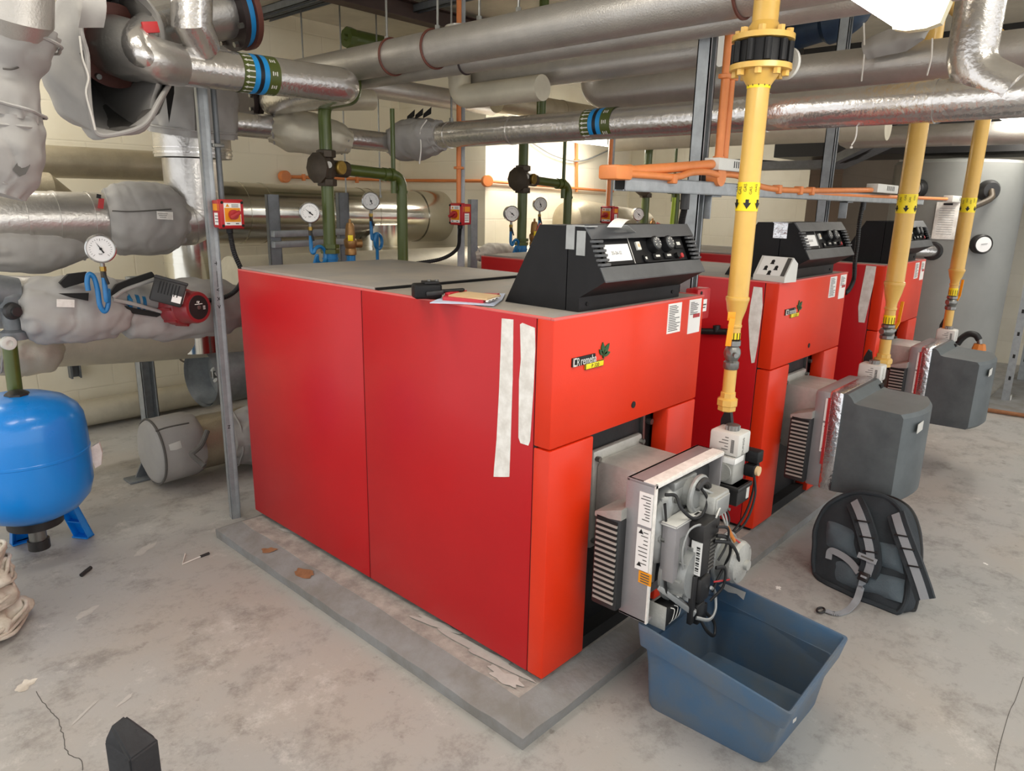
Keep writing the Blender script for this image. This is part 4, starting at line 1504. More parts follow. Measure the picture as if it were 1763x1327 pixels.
labs = {gp.name: ('green pipework behind the middle boiler, left of the orange junction', 'green pipework behind the farthest boiler, under the silver pipes'),
        sv.name: ('bronze safety valve with pink tag behind the middle boiler', 'bronze safety valve behind the farthest boiler'),
        ga.name: ('pressure gauge on a blue coil behind the middle boiler, lower of two', 'pressure gauge behind the farthest boiler, seen over the nearest control panel'),
        gb.name: ('pressure gauge behind the middle boiler, above the pink tagged valve', None)}
for o in (gp, sv, ga, gb):
    for k in (1, 2):
        if labs[o.name][k - 1]:
            cpy = copy_tree(o, (PITCH * k, 0, 0), labs[o.name][k - 1])
            if o is gp:
                b = MB(); b.cyl((.86 + PITCH * k, 2.06, 2.14), (.86 + PITCH * k, 2.06, 2.78), .031, 'green', n=20); b.build('upper_riser', cpy)
for c in [o for o in bpy.data.objects if o.name.startswith('safety_valve.')][:2]:
    cc = ROOT[c.name] + V((.02, -.04, .12))
    b = MB()
    b.box(cc, (.05, .003, .06), 'pinkrim', 0, Matrix.Rotation(-.5, 3, 'Z') @ Matrix.Rotation(.4, 3, 'Y'))
    b.build('pink_tag', c, label='faded pink tag')
# strut frame with gauges behind the nearest boiler
f_ = strut_post('short strut upright left of the first green pipe, behind the nearest boiler', .52, 2.35, 1.50, (1, -.3, 0), False, 'galvd', .06)
strut_post('short strut upright right of the safety valve, behind the nearest boiler', 1.02, 2.45, 1.52, (1, -.3, 0), False, 'galvd', .06)
t = thing('strut_rail', 'double cross rail between two short uprights behind the nearest boiler', 'strut', (.8, 2.4, 1.2))
for z in (1.245, 1.30):
    b = MB(); b.beam((.49, 2.32, z), (1.0, 2.42, z), .041, .035, 'galv', .004); b.build('channel', t)
strut_post('short strut upright beside the blue coil behind the middle boiler', 1.98, 2.35, 1.5, (1, -.3, 0), False, 'galv', .05)
P('bright_green_pipe', 'bright green pipe above the nearest control panel', 'pipe', [at(1155, 400, y=1.55), at(1161, 340, y=1.55)], .014, 'brightgreen')
# ================================================================== overhead pipes running towards the viewer (along y)
g_over = 'silver lagged overhead pipes'
c1 = P('lagged_pipe', 'thick silver pipe highest overhead, hung on thin rods', 'pipe', [(.826, 2.9, 2.137), (.826, -1.6, 2.137)], .0765, 'foilwarm', g_over, 36)
for y in (1.709, 1.412, -.04):
    b = MB(); b.tube([V((.826 + .0795 * math.cos(a), y, 2.137 + .0795 * math.sin(a))) for a in [2 * math.pi * k / 40 for k in range(40)]], .006, 'flange', 6, closed=True); b.build('hanger_clip', c1)
c2 = P('lagged_pipe', 'silver pipe tucked under the thickest overhead pipe', 'pipe', [(.930, 2.5, 2.086), (.930, -1.6, 2.086)], .046, 'foilwarm', g_over, 32)
for y in (1.32, -.07):
    b = MB(); b.tube([V((.930 + .0475 * math.cos(a), y, 2.086 + .0475 * math.sin(a))) for a in [2 * math.pi * k / 40 for k in range(40)]], .005, 'flanged', 6, closed=True); b.build('hanger_clip', c2)
c3 = P('lagged_pipe', 'silver pipe with a rounded far end, lowest of the three side by side', 'pipe', bend([(1.272, 1.74, 2.35), (1.272, 1.725, 2.079), (1.272, .27, 2.079)], .08, 8), .066, 'foilwarm', g_over, 32)
b = MB(); b.cyl(at(1118, 62, x=1.22), at(1118, 62, x=1.22) + V((-.01, 0, -.03)), .006, 'brass', n=10); b.lathe(at(1127, 58, x=1.21), (-1, -.3, -.3), [(0, 0), (.016, .002), (0, .004)], 'foilshiny', 14); b.build('vent_plug', c3)
b = MB(); b.cyl((1.272, .262, 2.079), (1.272, .275, 2.079), .069, 'offwhite', n=32); b.build('end_ring', c3)
P('lagged_pipe', 'cream covered pipe stub with rounded end under the overhead pipes', 'pipe', bend([(1.148, 1.60, 2.3), (1.148, 1.59, 1.986), (1.148, 1.05, 1.986)], .07, 8), .056, 'pvc', g_over, 28)
c4 = P('lagged_pipe', 'broad silver pipe with rounded far end behind the black gas valve', 'pipe', bend([(1.737, 1.22, 2.75), (1.737, 1.20, 2.033), (1.737, -1.6, 2.033)], .085, 8), .073, 'foilwarm', g_over, 32)
t = thing('fallen_jacket', 'grey cloth jacket flap tied over the broad silver pipe, beneath the bright light', 'pipe jacket', at(1540, 90, x=1.65), 'grey lagging jackets')
b = MB()
_q = [at(px, py, x=1.63) for px, py in ((1484, 70), (1530, 50), (1600, 52), (1592, 68), (1560, 88), (1493, 103))]
def _flap(u, v):
    top = [_q[0], _q[1], _q[2], _q[3]]
    bot = [_q[5], _q[5].lerp(_q[4], .5), _q[4], _q[3]]
    f = u * 2.999; i = int(f); f -= i
    p = (top[i].lerp(top[i + 1], f)).lerp(bot[i].lerp(bot[i + 1], f), v)
    return p + V((-.03 * math.sin(v * 3.1) - .012 * noise.noise(p * 25), 0, 0))
b.grid(_flap, 28, 10, 'jacket'); b.build('cloth_flap', t, rec=False)
for a_, c_ in (((1487, 40), (1483, 140)), ((1605, 66), (1596, 130))):
    b = MB(); b.tube(spline([at(*a_, x=1.62), at((a_[0] + c_[0]) / 2 + 3, (a_[1] + c_[1]) / 2, x=1.61), at(*c_, x=1.62)], 6), .003, 'cord', 6); b.build('tie_cord', t)
t = thing('tie_cord', 'white tie cord dangling below the banded silver pipe at right', 'cord', at(1470, 250, x=1.32))
b = MB(); b.tube(spline([at(px, py, x=1.32) for px, py in ((1474, 200), (1475, 225), (1472, 240), (1466, 250))], 6), .0026, 'cord', 6); b.lathe(at(1466, 251, x=1.32), (0, 0, -1), [(0, 0), (.005, .003), (.005, .008), (0, .01)], 'cord', 8); b.build('cord_end', t)
# long pipe B with marking band
xb_, zb_ = 1.32, 1.834
pb = P('lagged_pipe', 'shiny foil pipe with a blue and olive band, crossing the picture to the right edge', 'pipe', [(xb_, 2.065, zb_), (xb_, -1.5, zb_)], .066, 'foilshiny', g_over, 40, bands=(.06, .19, .56, .72))
idband(pb, at(1012, 215, x=xb_), (0, -1, 0), .066, 1, 1.05)
b = MB(); b.tube(bend([(xb_, -.585, 2.75), (xb_, -.585, 1.915), (xb_, -.71, 1.845)], .07, 8), .070, 'foilshiny', 32); b.build('riser_branch', pb)
P('lagged_pipe', 'foil pipe running left from the grey jacket to the cream jacket', 'pipe', [(1.29, 2.308, 1.807), (.855, 2.308, 1.813)], .054, 'foilshiny', g_over, 28)
jk = jacket('pipe_jacket', 'grey cloth jacket round the corner of the banded foil pipe', [(1.32, 1.917, 1.833), (1.32, 2.065, 1.828), (1.32, 2.195, 1.82), (1.307, 2.334, 1.811)], [.074, .10, .117, .117, .078], seed=2.2, amp=.10)
b = MB(); b.tube(spline([at(735, 206, x=1.25), at(724, 225, x=1.23), at(725, 255, x=1.23), at(722, 282, x=1.23)], 6), .0038, 'cord', 6); b.build('tie_cord', jk)
b = MB()
for k in range(3):
    o = at(700 + 14 * k, 208 - 2 * k, x=1.27)
    b.faces([o, o + V((0, -.07, .02)), o + V((0.02, -.05, .06)), o + V((.03, .03, .03))], [[0, 1, 2, 3]], 'velcro')
b.build('velcro_flap', jk)
jacket('pipe_jacket', 'cream lit cloth jacket behind the first green pipe, left of the foil pipe', [(.968, 2.282, 1.785), (.855, 2.317, 1.811), (.725, 2.413, 1.828), (.611, 2.5, 1.837)], [.061, .087, .109, .104, .065], seed=5.1, m='pvc', amp=.08)
P('lagged_pipe', 'foil pipe end left of the cream jacket', 'pipe', [(.637, 2.482, 1.846), (.42, 2.52, 1.852)], .062, 'foilshiny', g_over, 28)
P('lagged_pipe', 'foil pipe running right behind the green pipes, under the overhead group', 'pipe', [(1.2, 2.84, 2.19), (2.66, 2.84, 2.19)], .068, 'foilwarm', g_over, 28)
P('lagged_pipe', 'foil pipe glimpsed between the overhead pipes and the banded pipe', 'pipe', [(2.2, 2.35, 2.14), (4.4, 2.30, 2.14)], .075, 'foilgold', g_over, 28, bands=(.3, .5))
t = P('flanged_pipe', 'cream wrapped pipe with a dark maroon flange under the banded foil pipe', 'pipe', [at(432, 172, y=2.62), at(640, 172, y=2.62)], .06, 'pvc', None, 28)
fa = at(420, 172, y=2.62); fd_ = (at(640, 172, y=2.62) - fa).normalized(); fu, fw, _ = basis(fd_)
for k_ in (0, 1):
    o = fa + fd_ * (.034 * k_)
    b = MB(); b.cyl(o, o + fd_ * .026, .105, 'flanged', n=36); b.build('pipe_flange', t)
for k_ in range(8):
    a = math.radians(45 * k_ + 10); o = fa + (fu * math.cos(a) + fw * math.sin(a)) * .085
    b = MB(); b.cyl(o - fd_ * .012, o + fd_ * .08, .009, 'steel', n=8); b.build('bolt', t)
# pipe A with marking band at upper left
pa = thing('lagged_pipe', 'foil pipe with olive and blue marking band at upper left, bent at its left end', 'pipe', (.2, 1.7, 1.98), g_over)
b = MB(); b.tube(bend([(-.20, 1.7, 1.958), (.57, 1.7, 1.978), (.64, 2.5, 1.98)], .09, 9), .0735, 'foilshiny', 40); b.build('pipe_run', pa)
idband(pa, V((.035, 1.7, 1.9635)), (1, 0, .026), .0735, 1, 1.0)
b = MB()
el = [at(px, py, y=yy) for px, py, yy in ((196, 78, 1.85), (215, 84, 1.76), (240, 94, 1.66), (268, 104, 1.645), (305, 112, 1.70))]
b.tube(spline(el, 6), [.105] * 9 + [.102, .098, .093, .089, .086, .083, .082, .081, .08, .079, .078, .077, .076, .076, .075, .075, .075], 'foil', 36); b.build('bend', pa)
b = MB()
el2 = [at(px, py, y=yy) for px, py, yy in ((268, 104, 1.62), (240, 92, 1.61), (236, 66, 1.64), (262, 42, 1.74), (300, 30, 1.9))]
b.tube(spline(el2, 8), .05, 'foilshiny', 28); b.build('mitred_elbow', pa)
b = MB(); o = at(259, 47, y=1.60); b.box(o, (.055, .012, .036), 'redtag', .003, Matrix.Rotation(-.2, 3, 'Y')); b.build('red_handle', pa, label='small red handle')
fl = thing('pipe_flange', 'rust red pipe flange inside the open grey jacket at upper left', 'flange', at(196, 78, y=1.85))
b = MB(); f0 = at(193, 78, y=1.86); fd = (at(228, 90, y=1.70) - f0).normalized(); b.cyl(f0 - fd * .0, f0 + fd * .026, .145, 'flange', n=44); b.build('flange_ring', fl)
b = MB(); b.cyl(f0 - fd * .12, f0 - fd * .002, .13, 'navy', .14, n=40); b.build('valve_body', fl, label='dark blue valve body')
for k in range(6):
    a = math.radians(60 * k); u_, w_, _ = basis(fd)
    p = f0 + (u_ * math.cos(a) + w_ * math.sin(a)) * .128
    b = MB(); b.cyl(p - fd * .03, p + fd * .045, .010, 'steel', n=8); b.build('stud_bolt', fl)
t = P('lagged_pipe', 'foil pipe dropping onto the banded pipe at the top left', 'pipe', [at(330, -160, y=1.6), at(330, 40, y=1.6), at(352, 82, y=1.66)], [.072, .072, .06], 'foilshiny', g_over, 32)
t = P('flanged_pipe', 'broad foil pipe with a blue flange at the top left', 'pipe', [at(215, 45, y=1.98), at(400, 12, y=1.98)], .118, 'foil', None, 36)
d = (at(400, 12, y=1.98) - at(215, 45, y=1.98)).normalized(); e = at(383, 16, y=1.98)
for k, (r_, m_) in enumerate(((.165, 'flanged'), (.158, 'bandblue'), (.172, 'flange'))):
    b = MB(); b.cyl(e + d * (.028 * k), e + d * (.028 * k + .025), r_, m_, n=44)
    if k == 0:
        u_, w_, _ = basis(d)
        for q in range(8):
            a = math.radians(45 * q + 12); p = e + (u_ * math.cos(a) + w_ * math.sin(a)) * .142
            b.cyl(p - d * .02, p, .012, 'steel', n=6)
    b.build('flange_ring', t)
t = P('valve_pipe', 'dark blue valve casting behind the open jacket at the top left', 'valve', [at(195, 14, y=2.05), at(300, 0, y=2.05)], .085, 'navy', None, 24)
b = MB()
for k in range(3):
    b.beam(at(185 + 20 * k, 4 + k * 5, y=1.95), at(240 + 10 * k, 14 + 6 * k, y=1.95), .03, .02, 'navy', .003)
b.build('valve_ribs', t)

# hanging open jacket (a cloth bag hanging open towards the viewer)
oj = thing('open_jacket', 'large grey cloth jacket hanging open around the rust red flange, upper left', 'pipe jacket', at(185, 150, y=1.7), 'grey lagging jackets')
rim = [(140, 38, 1.5), (150, 95, 1.5), (152, 150, 1.5), (158, 205, 1.5), (170, 232, 1.5), (215, 228, 1.5), (250, 212, 1.52), (274, 172, 1.58), (305, 118, 1.84), (300, 70, 1.98), (250, 10, 2.02), (180, -25, 1.75)]
outl = [(128, -40), (92, 40), (70, 90), (80, 140), (110, 190), (150, 222), (175, 240), (250, 222), (262, 195), (280, 60), (230, -30), (180, -50)]
def ring_pt(ring, u, yy):
    k = len(ring); f = (u % 1.0) * k; i = int(f); f -= i
    a, c = ring[i % k], ring[(i + 1) % k]
    p0, p3 = ring[(i - 1) % k], ring[(i + 2) % k]
    cr = lambda q: .5 * ((2 * a[q]) + (c[q] - p0[q]) * f + (2 * p0[q] - 5 * a[q] + 4 * c[q] - p3[q]) * f * f + (3 * a[q] - p0[q] - 3 * c[q] + p3[q]) * f ** 3)
    return at(cr(0), cr(1), y=cr(2) if len(a) > 2 else yy)
def bagout(u, v):
    """v 0 rim -> 1 back"""
    if v < .45:
        s = v / .45
        p = ring_pt(rim, u, 1.50).lerp(ring_pt(outl, u, 1.62), s) 
    else:
        s = (v - .45) / .55
        o = ring_pt(outl, u, 1.62)
        cc = at(170, 80, y=2.3)
        p = o.lerp(cc, (1 - math.cos(s * math.pi / 2)) * .8) + V((0, .30 * math.sin(s * math.pi / 2), 0))
    w = noise.noise(V((math.cos(u * 6.28) * 3, math.sin(u * 6.28) * 3, v * 2.5)))
    return p + (p - at(175, 100, y=1.75)).normalized() * w * .02
b = MB(); b.grid(lambda u, v: bagout(u, v), 72, 18, 'jacket', closed_u=True)
oc = b.build('cloth_cover', oj, ang=60, rec=False)
b = MB()
def bagin(u, v):
    p = ring_pt(rim, u, 1.50)
    o = ring_pt(outl, u, 1.62)
    cc = at(190, 95, y=2.25)
    if v < .5:
        q = p.lerp(at(185, 110, y=1.5), -.02).lerp(o.lerp(cc, .06), v * 2)
    else:
        s = (v - .5) * 2
        q = o.lerp(cc, .06 + .9 * s * s) + V((0, .34 * math.sin(s * 1.57), 0))
    w = noise.noise(V((math.cos(u * 6.28) * 4, math.sin(u * 6.28) * 4, v * 3 + 5)))
    return q + V((0, w * .05, w * .035)) * min(1, v * 4)
b.grid(bagin, 72, 12, 'jacketd', closed_u=True)
b.build('cloth_lining', oj, ang=60, rec=False, label='dark creased inner lining')
b = MB(); b.tube([ring_pt(rim, k / 60, 1.495) for k in range(60)], .008, 'jacket', 8, closed=True); b.build('rolled_hem', oj)
b = MB(); b.tube(spline([at(px, py, y=1.48) for px, py in ((137, 62), (142, 100), (152, 132), (148, 160), (158, 200), (164, 224))], 6), .003, 'cord', 6); b.build('draw_cord', oj)
b = MB()
def fl1(u, v):
    p = at(135 + 43 * u, -30 + v * 78, y=1.47)
    return p + V((0, -.03 * math.sin(v * 3), 0)) + V((0, .01 * noise.noise(p * 20), 0))
b.grid(fl1, 10, 10, 'jacket'); b.build('cloth_flap', oj, rec=False)

# big jackets on the vertical pipe at the left edge
tt_ = P('lagged_pipe', 'rounded foil pipe end at the top left corner', 'pipe', [at(22, -80, y=1.35), at(22, 28, y=1.35), at(20, 44, y=1.37)], [.10, .10, .085], 'foilwarm', g_over, 32)
j1 = jacket('pipe_jacket', 'upper grey jacket on the upright pipe at the left edge', [at(14, 40, y=1.42), at(8, 100, y=1.42), at(6, 150, y=1.42), at(2, 203, y=1.42)], [.13, .12, .085, .095, .10], seed=7.7, amp=.07)
seam(j1, [at(5, 118, y=1.32), at(20, 119, y=1.32), at(34, 115, y=1.34)], .003)
j2 = jacket('pipe_jacket', 'lower grey jacket with torn dark opening at the left edge', [at(0, 200, y=1.42), at(4, 235, y=1.42), at(0, 285, y=1.42), at(-10, 332, y=1.42)], [.095, .105, .11, .10, .075], seed=11.3, amp=.12)
b = MB(); c_ = [at(px, py, y=1.318) for px, py in ((42, 243), (50, 262), (52, 285), (44, 300), (34, 304), (22, 292), (36, 270))]; b.faces(c_, [list(range(len(c_)))], 'jacketd', True); b.build('torn_opening', j2)

# ================================================================== left hand pipework
g_left = 'foil lagged pipes by the left wall'
F = P('lagged_pipe', 'thick foil pipe at the left, ending in the square grey valve jacket', 'pipe', [at(-60, 378, y=2.5), at(200, 378, y=2.5)], .121, 'foil', g_left, 40, bands=(.35, .56, .8, .97))
b = MB()
e0 = at(289, 378, y=2.5); e1 = V((.175, 2.5, 1.66))
b.tube(bend([e0, V((.175, 2.5, e0.z + .0)), e1], .17, 12), .128, 'foil', 40); b.build('elbow', F)
_eb = bend([e0, V((.175, 2.5, e0.z)), e1], .17, 12)
for q in (3, 7, 11):
    d_ = (_eb[q + 1] - _eb[q - 1]).normalized(); b = MB(); b.cyl(_eb[q] - d_ * .003, _eb[q] + d_ * .003, .1305, 'foilwarm', n=40); b.build('elbow_seam', F)
b = MB(); lo = at(174, 350, y=2.375); b.box(lo, (.022, .003, .045), 'redtag', 0, Matrix.Rotation(.2, 3, 'Y')); b.box(lo + V((-.006, 0, .03)), (.018, .0034, .018), 'black', 0, Matrix.Rotation(.2, 3, 'Y')); b.build('red_label', F)
sv_ = P('lagged_pipe', 'broad foil sleeve above the elbow, behind the pen-marked post', 'pipe', [(.195, 2.5, 1.665), (.195, 2.5, 1.93)], .178, 'foil', g_left, 40)
b = MB(); b.cyl((.195, 2.5, 1.68), (.195, 2.5, 1.69), .182, 'foilshiny', n=40); b.cyl((.195, 2.5, 1.705), (.195, 2.5, 1.71), .182, 'foilshiny', n=40); b.build('rolled_edge', sv_)
P('lagged_pipe', 'foil riser above the sleeve, hidden mostly by grey cloth', 'pipe', [(.195, 2.5, 1.93), (.195, 2.5, 2.75)], .12, 'foil', g_left, 32)
j3 = jacket('pipe_jacket', 'grey cloth panels wrapped round the riser behind the pen-marked post', [(.20, 2.5, 1.775), (.20, 2.49, 1.85), (.20, 2.48, 1.95), (.21, 2.48, 2.06), (.21, 2.5, 2.2)], [.20, .205, .21, .20, .17], seed=3.3, amp=.06)
seam(j3, [at(333, 140, y=2.27), at(336, 190, y=2.27), at(337, 225, y=2.27)], .003)
b = MB(); _p = [at(px, py, y=2.24) for px, py in ((285, 160), (300, 128), (300, 160), (291, 212))]; b.faces(_p, [[0, 1, 2, 3]], 'velcro', True); b.build('open_gap', j3)
j4 = jacket('pipe_jacket', 'square grey valve jacket with white label on the thick foil pipe', [at(183, 378, y=2.5), at(205, 378, y=2.49), at(240, 376, y=2.48), at(280, 378, y=2.49), at(303, 380, y=2.5)], [.135, .165, .172, .168, .13], seed=1.4, amp=.05)
seam(j4, [at(193, 363, y=2.315), at(230, 364, y=2.30), at(295, 360, y=2.315)], .0035)
b = MB(); lo = at(284, 371, y=2.305); b.box(lo, (.072, .003, .036), 'tape', 0, Matrix.Rotation(.05, 3, 'Y')); k_ = b.build('white_label', j4)
b = MB()
for q in range(3): b.box(lo + V((-.01, -.002, .008 - q * .008)), (.045 - q * .008, .001, .002), 'ink', 0)
b.build('print', k_)
j5 = jacket('pipe_jacket', 'grey slumped jacket under the thick foil pipe at the left edge', [at(-30, 425, y=2.45), at(40, 432, y=2.45), at(100, 428, y=2.47), at(150, 425, y=2.5)], [.09, .095, .085, .05], seed=8.8, amp=.12)
P('lagged_pipe', 'foil pipe with rounded end behind the thick foil pipe at left', 'pipe', [at(-40, 345, y=3.0), at(80, 350, y=3.0), at(125, 362, y=3.0)], [.15, .15, .08], 'foilgold', g_left, 32)
# pump line
G = P('lagged_pipe', 'low foil pipe at the left carrying the red circulating pump', 'pipe', [at(-60, 520, y=2.2), at(100, 520, y=2.2), at(470, 528, y=2.2)], .105, 'foilwarm', g_left, 36)
j6 = jacket('pipe_jacket', 'grey jacket left of the blue pipe hook on the pump line', [at(40, 535, y=2.12), at(70, 535, y=2.10), at(120, 533, y=2.09), at(170, 530, y=2.09), at(200, 528, y=2.12)], [.10, .128, .135, .135, .135, .10], seed=4.5, amp=.11)
b = MB(); lo = at(113, 522, y=1.945); b.box(lo, (.06, .003, .03), 'tape', 0, Matrix.Rotation(.12, 3, 'Y')); b.build('woven_label', j6)
b = MB(); vq = [at(px, py, y=1.95) for px, py in ((100, 505), (153, 504), (152, 518), (122, 512))]; b.faces(vq, [[0, 1, 2, 3]], 'velcro', True); b.build('velcro_strip', j6)
b = MB(); vq = [at(px, py, y=1.97) for px, py in ((103, 487), (118, 472), (150, 468), (152, 484), (112, 496))]; b.prism(vq, V((0, .02, 0)), 'velcro'); b.build('velcro_flap', j6)
j7 = jacket('pipe_jacket', 'grey jacket opened around the red circulating pump', [at(196, 535, y=2.12), at(230, 533, y=2.11), at(300, 532, y=2.12), at(370, 530, y=2.13), at(408, 530, y=2.16)], [.09, .125, .135, .135, .13, .09], seed=6.1, amp=.11)
for ln, m_ in ((((190, 505), (200, 490), (225, 480), (262, 468), (268, 476), (235, 488), (205, 505), (196, 515)), 'velcro'), (((195, 522), (230, 530), (270, 538), (282, 540), (270, 546), (230, 540)), 'velcro')):
    b = MB(); b.prism([at(px, py, y=1.972) for px, py in ln], V((0, .015, 0)), m_); b.build('velcro_strip', j7)
for ln in (((195, 512), (215, 499), (245, 488), (270, 480)), ((195, 516), (225, 522), (262, 532), (290, 540))):
    b = MB(); b.tube(spline([at(px, py, y=1.965) for px, py in ln], 6), .008, 'jacket', 8); b.build('opened_hem', j7)
pm = thing('circulating_pump', 'dark red circulating pump with black terminal box in the opened grey jacket', 'pump', at(320, 530, y=2.0))
b = MB(); a0, a1 = at(205, 523, y=2.02), at(275, 520, y=2.02); b.cyl(a0, a1, .032, 'pumpblue', n=20)
for f in (.15, .35, .5): b.cyl(a0.lerp(a1, f), a0.lerp(a1, f + .08), .042, 'pumpblue', n=24)
b.cyl(a1, at(300, 520, y=2.02), .06, 'pumpblue', n=28); b.build('pump_body', pm, label='blue pump body')
mf = at(342, 529, y=1.86); mb0 = at(302, 528, y=1.99); dm = (mf - mb0).normalized()
b = MB(); b.lathe(mb0, dm, [(.074, -.02), (.080, 0), (.080, .055), (.077, .06), (.071, .065), (.069, .10), (.069, (mf - mb0).length - .012), (.065, (mf - mb0).length), (.052, (mf - mb0).length)], 'grundred', 36)
for a in range(0, 360, 45):
    u_, w_, _ = basis(dm); p = mb0 + (u_ * math.cos(math.radians(a)) + w_ * math.sin(math.radians(a))) * .078
    b.cyl(p - dm * .01, p + dm * .062, .007, 'grundred', n=8)
b.build('motor_housing', pm)
b = MB(); b.lathe(mf, dm, [(.054, -.002), (.051, .001), (0, .0012)], 'pumpblack', 32); b.lathe(mf, dm, [(.009, 0), (.009, .004), (.005, .005), (0, .005)], 'steel', 14); fp = b.build('name_disc', pm)
b = MB(); rr_ = V((1, 0, 0)); rr_ = (rr_ - dm * rr_.dot(dm)).normalized(); uu_ = rr_.cross(dm) * 1; uu_ = uu_ if uu_.z > 0 else -uu_
for (o_, w_, h_) in (((-.006, .024), .004, .008), ((.002, .022), .004, .01)): b.box(mf + rr_ * o_[0] + uu_ * o_[1] + dm * .002, (w_, .001, h_), 'white', 0, Matrix((rr_, dm, uu_)).transposed() @ Matrix.Rotation(.5, 3, 'Y'))
b.box(mf + uu_ * .014 + dm * .002, (.04, .001, .003), 'white', 0, Matrix((rr_, dm, uu_)).transposed())
for k in range(3): b.box(mf + rr_ * .028 + uu_ * (.003 - k * .006) + dm * .002, (.012, .001, .0025), 'white', 0, Matrix((rr_, dm, uu_)).transposed())
b.build('print', fp)
tb = at(289, 503, y=1.9); Rb = Matrix.Rotation(.35, 3, 'Y') @ Matrix.Rotation(-.35, 3, 'Z')
b = MB(); b.box(tb, (.122, .115, .10), 'pumpblack', .008, Rb); b.box(tb + Rb @ V((0, 0, .05)), (.128, .12, .014), 'pumpblack', .004, Rb)
for k in range(7): b.box(tb + Rb @ V((-.038 + k * .012, -.0585, .012)), (.004, .004, .05), 'blackplastic', 0, Rb)
k_ = b.build('terminal_box', pm)
b = MB(); b.box(tb + Rb @ V((.0620, -.015, -.005)), (.002, .045, .055), 'white', 0, Rb); b.box(tb + Rb @ V((.035, -.0585, -.02)), (.035, .002, .03), 'white', 0, Rb); b.build('white_label', k_)
# gauge on the pump line with blue hook
gg = at(173, 428, y=1.86)
hk = [gg - V((0, .0, .20))] + [at(px, py, y=1.88) for px, py in ((186, 500), (186, 525), (180, 536), (172, 525), (168, 500), (162, 478), (153, 472), (150, 485), (152, 500))]
gauge('large pressure gauge with a blue hooked tube at the left, above the pump line', gg, hk, 2.1, 1.08)
# cable from pump to isolator is the flexible conduit; ragged valve at far left
t = thing('drain_valve', 'dark cast valve with green drain pipe above the blue vessel', 'valve', at(15, 560, y=2.1))
b = MB(); b.lathe(at(14, 495, y=2.1), (0, 0, -1), [(.05, 0), (.07, .03), (.065, .07), (.04, .09), (.035, .16), (.05, .17), (.05, .2)], 'galvd', 14); b.cyl(at(-30, 500, y=2.1), at(30, 505, y=2.1), .07, 'galvd', .06, n=24); b.build('valve_body', t)
b = MB(); b.lathe(at(18, 535, y=2.04), (.3, -1, 0), [(.03, 0), (.034, .01), (.03, .025), (.018, .03), (.018, .045), (0, .046)], 'pumpblack', 20); b.build('hand_wheel', t)
b = MB(); b.lathe(at(12, 590, y=2.05), (.2, -1, 0), [(.026, 0), (.026, .02), (.02, .022), (.012, .022), (.012, .015), (0, .015)], 'offwhite', 18); b.build('pipe_cap', t)
b = MB(); b.tube([at(15, 580, y=2.12), at(22, 640, y=2.12), at(30, 700, y=2.12)], .026, 'green', 18); b.build('drain_pipe', t, label='dull green drain pipe')
P('lagged_pipe', 'pale covered pipe passing low behind the blue vessel', 'pipe', [at(-40, 605, y=3.0), at(95, 590, y=3.0), at(230, 585, y=3.0), at(430, 575, y=3.0)], .125, 'pvc', g_left, 32)
jacket('pipe_jacket', 'pale cloth jacket hanging low above the blue vessel', [at(-20, 605, y=2.6), at(30, 605, y=2.6), at(70, 602, y=2.6), at(95, 596, y=2.65)], [.10, .115, .11, .05], m='pvc', seed=13, amp=.1)
strut_post('heavy double strut leg below the pump line, left of the capped pipe', *at(262, 745, z=0).xy, 1.0, (0, -1, 0), False, 'galv', .085)
t = thing('strut_bracket', 'small strut bracket on the back wall, above the blue vessel', 'strut', at(138, 600, y=3.8))
b = MB(); channel(b, at(130, 650, y=3.95), at(124, 600, y=3.95), (0, -1, 0), .06, 'galvd'); b.build('wall_channel', t)
b = MB(); b.beam(at(128, 604, y=3.95), at(155, 616, y=3.55), .045, .045, 'rust', .003); b.build('cantilever_arm', t, label='rusty cantilever arm')
b = MB(); b.cyl(at(146, 608, y=3.62), at(146, 585, y=3.62), .008, 'blackplastic', n=8); b.box(at(150, 586, y=3.6), (.06, .03, .05), 'blackplastic', .004); b.build('pipe_clip', t)
# chrome clad pipes by the back wall
E1 = P('clad_pipe', 'broad shiny aluminium clad pipe along the back wall', 'pipe', [(.55, 3.5, 1.385), (2.55, 3.5, 1.36)], .20, 'chrome', 'aluminium clad pipes', 48, bands=(.18, .26, .66, .70))
b = MB(); b.cyl((2.42, 3.5, 1.362), (2.69, 3.5, 1.36), .208, 'chrome', n=48); b.build('end_sleeve', E1)
P('clad_pipe', 'aluminium clad drop pipe behind the nearest boiler', 'pipe', [(2.02, 3.42, 1.3), (2.02, 3.42, .5)], [.17, .15], 'chrome', 'aluminium clad pipes', 36, bands=(.2, .3))
P('clad_pipe', 'aluminium clad drop pipe behind the elbow, left of the pen-marked post', 'pipe', [(.36, 3.0, 1.45), (.36, 3.0, .6)], .15, 'chrome', 'aluminium clad pipes', 36, bands=(.35, .4))
P('clad_pipe', 'gold tinted foil pipe high along the back wall at left', 'pipe', [(-1.6, 3.55, 1.645), (.62, 3.55, 1.66)], .088, 'foilgold', 'aluminium clad pipes', 32)
P('floor_pipe', 'dirty cream pipe lying along the foot of the back wall', 'pipe', [(-1.8, 3.86, .10), (2.2, 3.86, .10)], .085, 'pvc', None, 28)
sp = P('clad_pipe', 'ribbed spiral duct glimpsed behind the pen-marked post', 'pipe', [at(320, 582, y=3.25), at(470, 570, y=3.25)], .14, 'foilgold', 'aluminium clad pipes', 32)
b = MB()
for k in range(7):
    f = k / 7; p = at(320, 582, y=3.25).lerp(at(470, 570, y=3.25), f)
    b.tube([p + V((.03 * math.sin(a), .144 * math.cos(a), .144 * math.sin(a))) for a in [2 * math.pi * q / 32 for q in range(32)]], .006, 'castbrown', 6, closed=True)
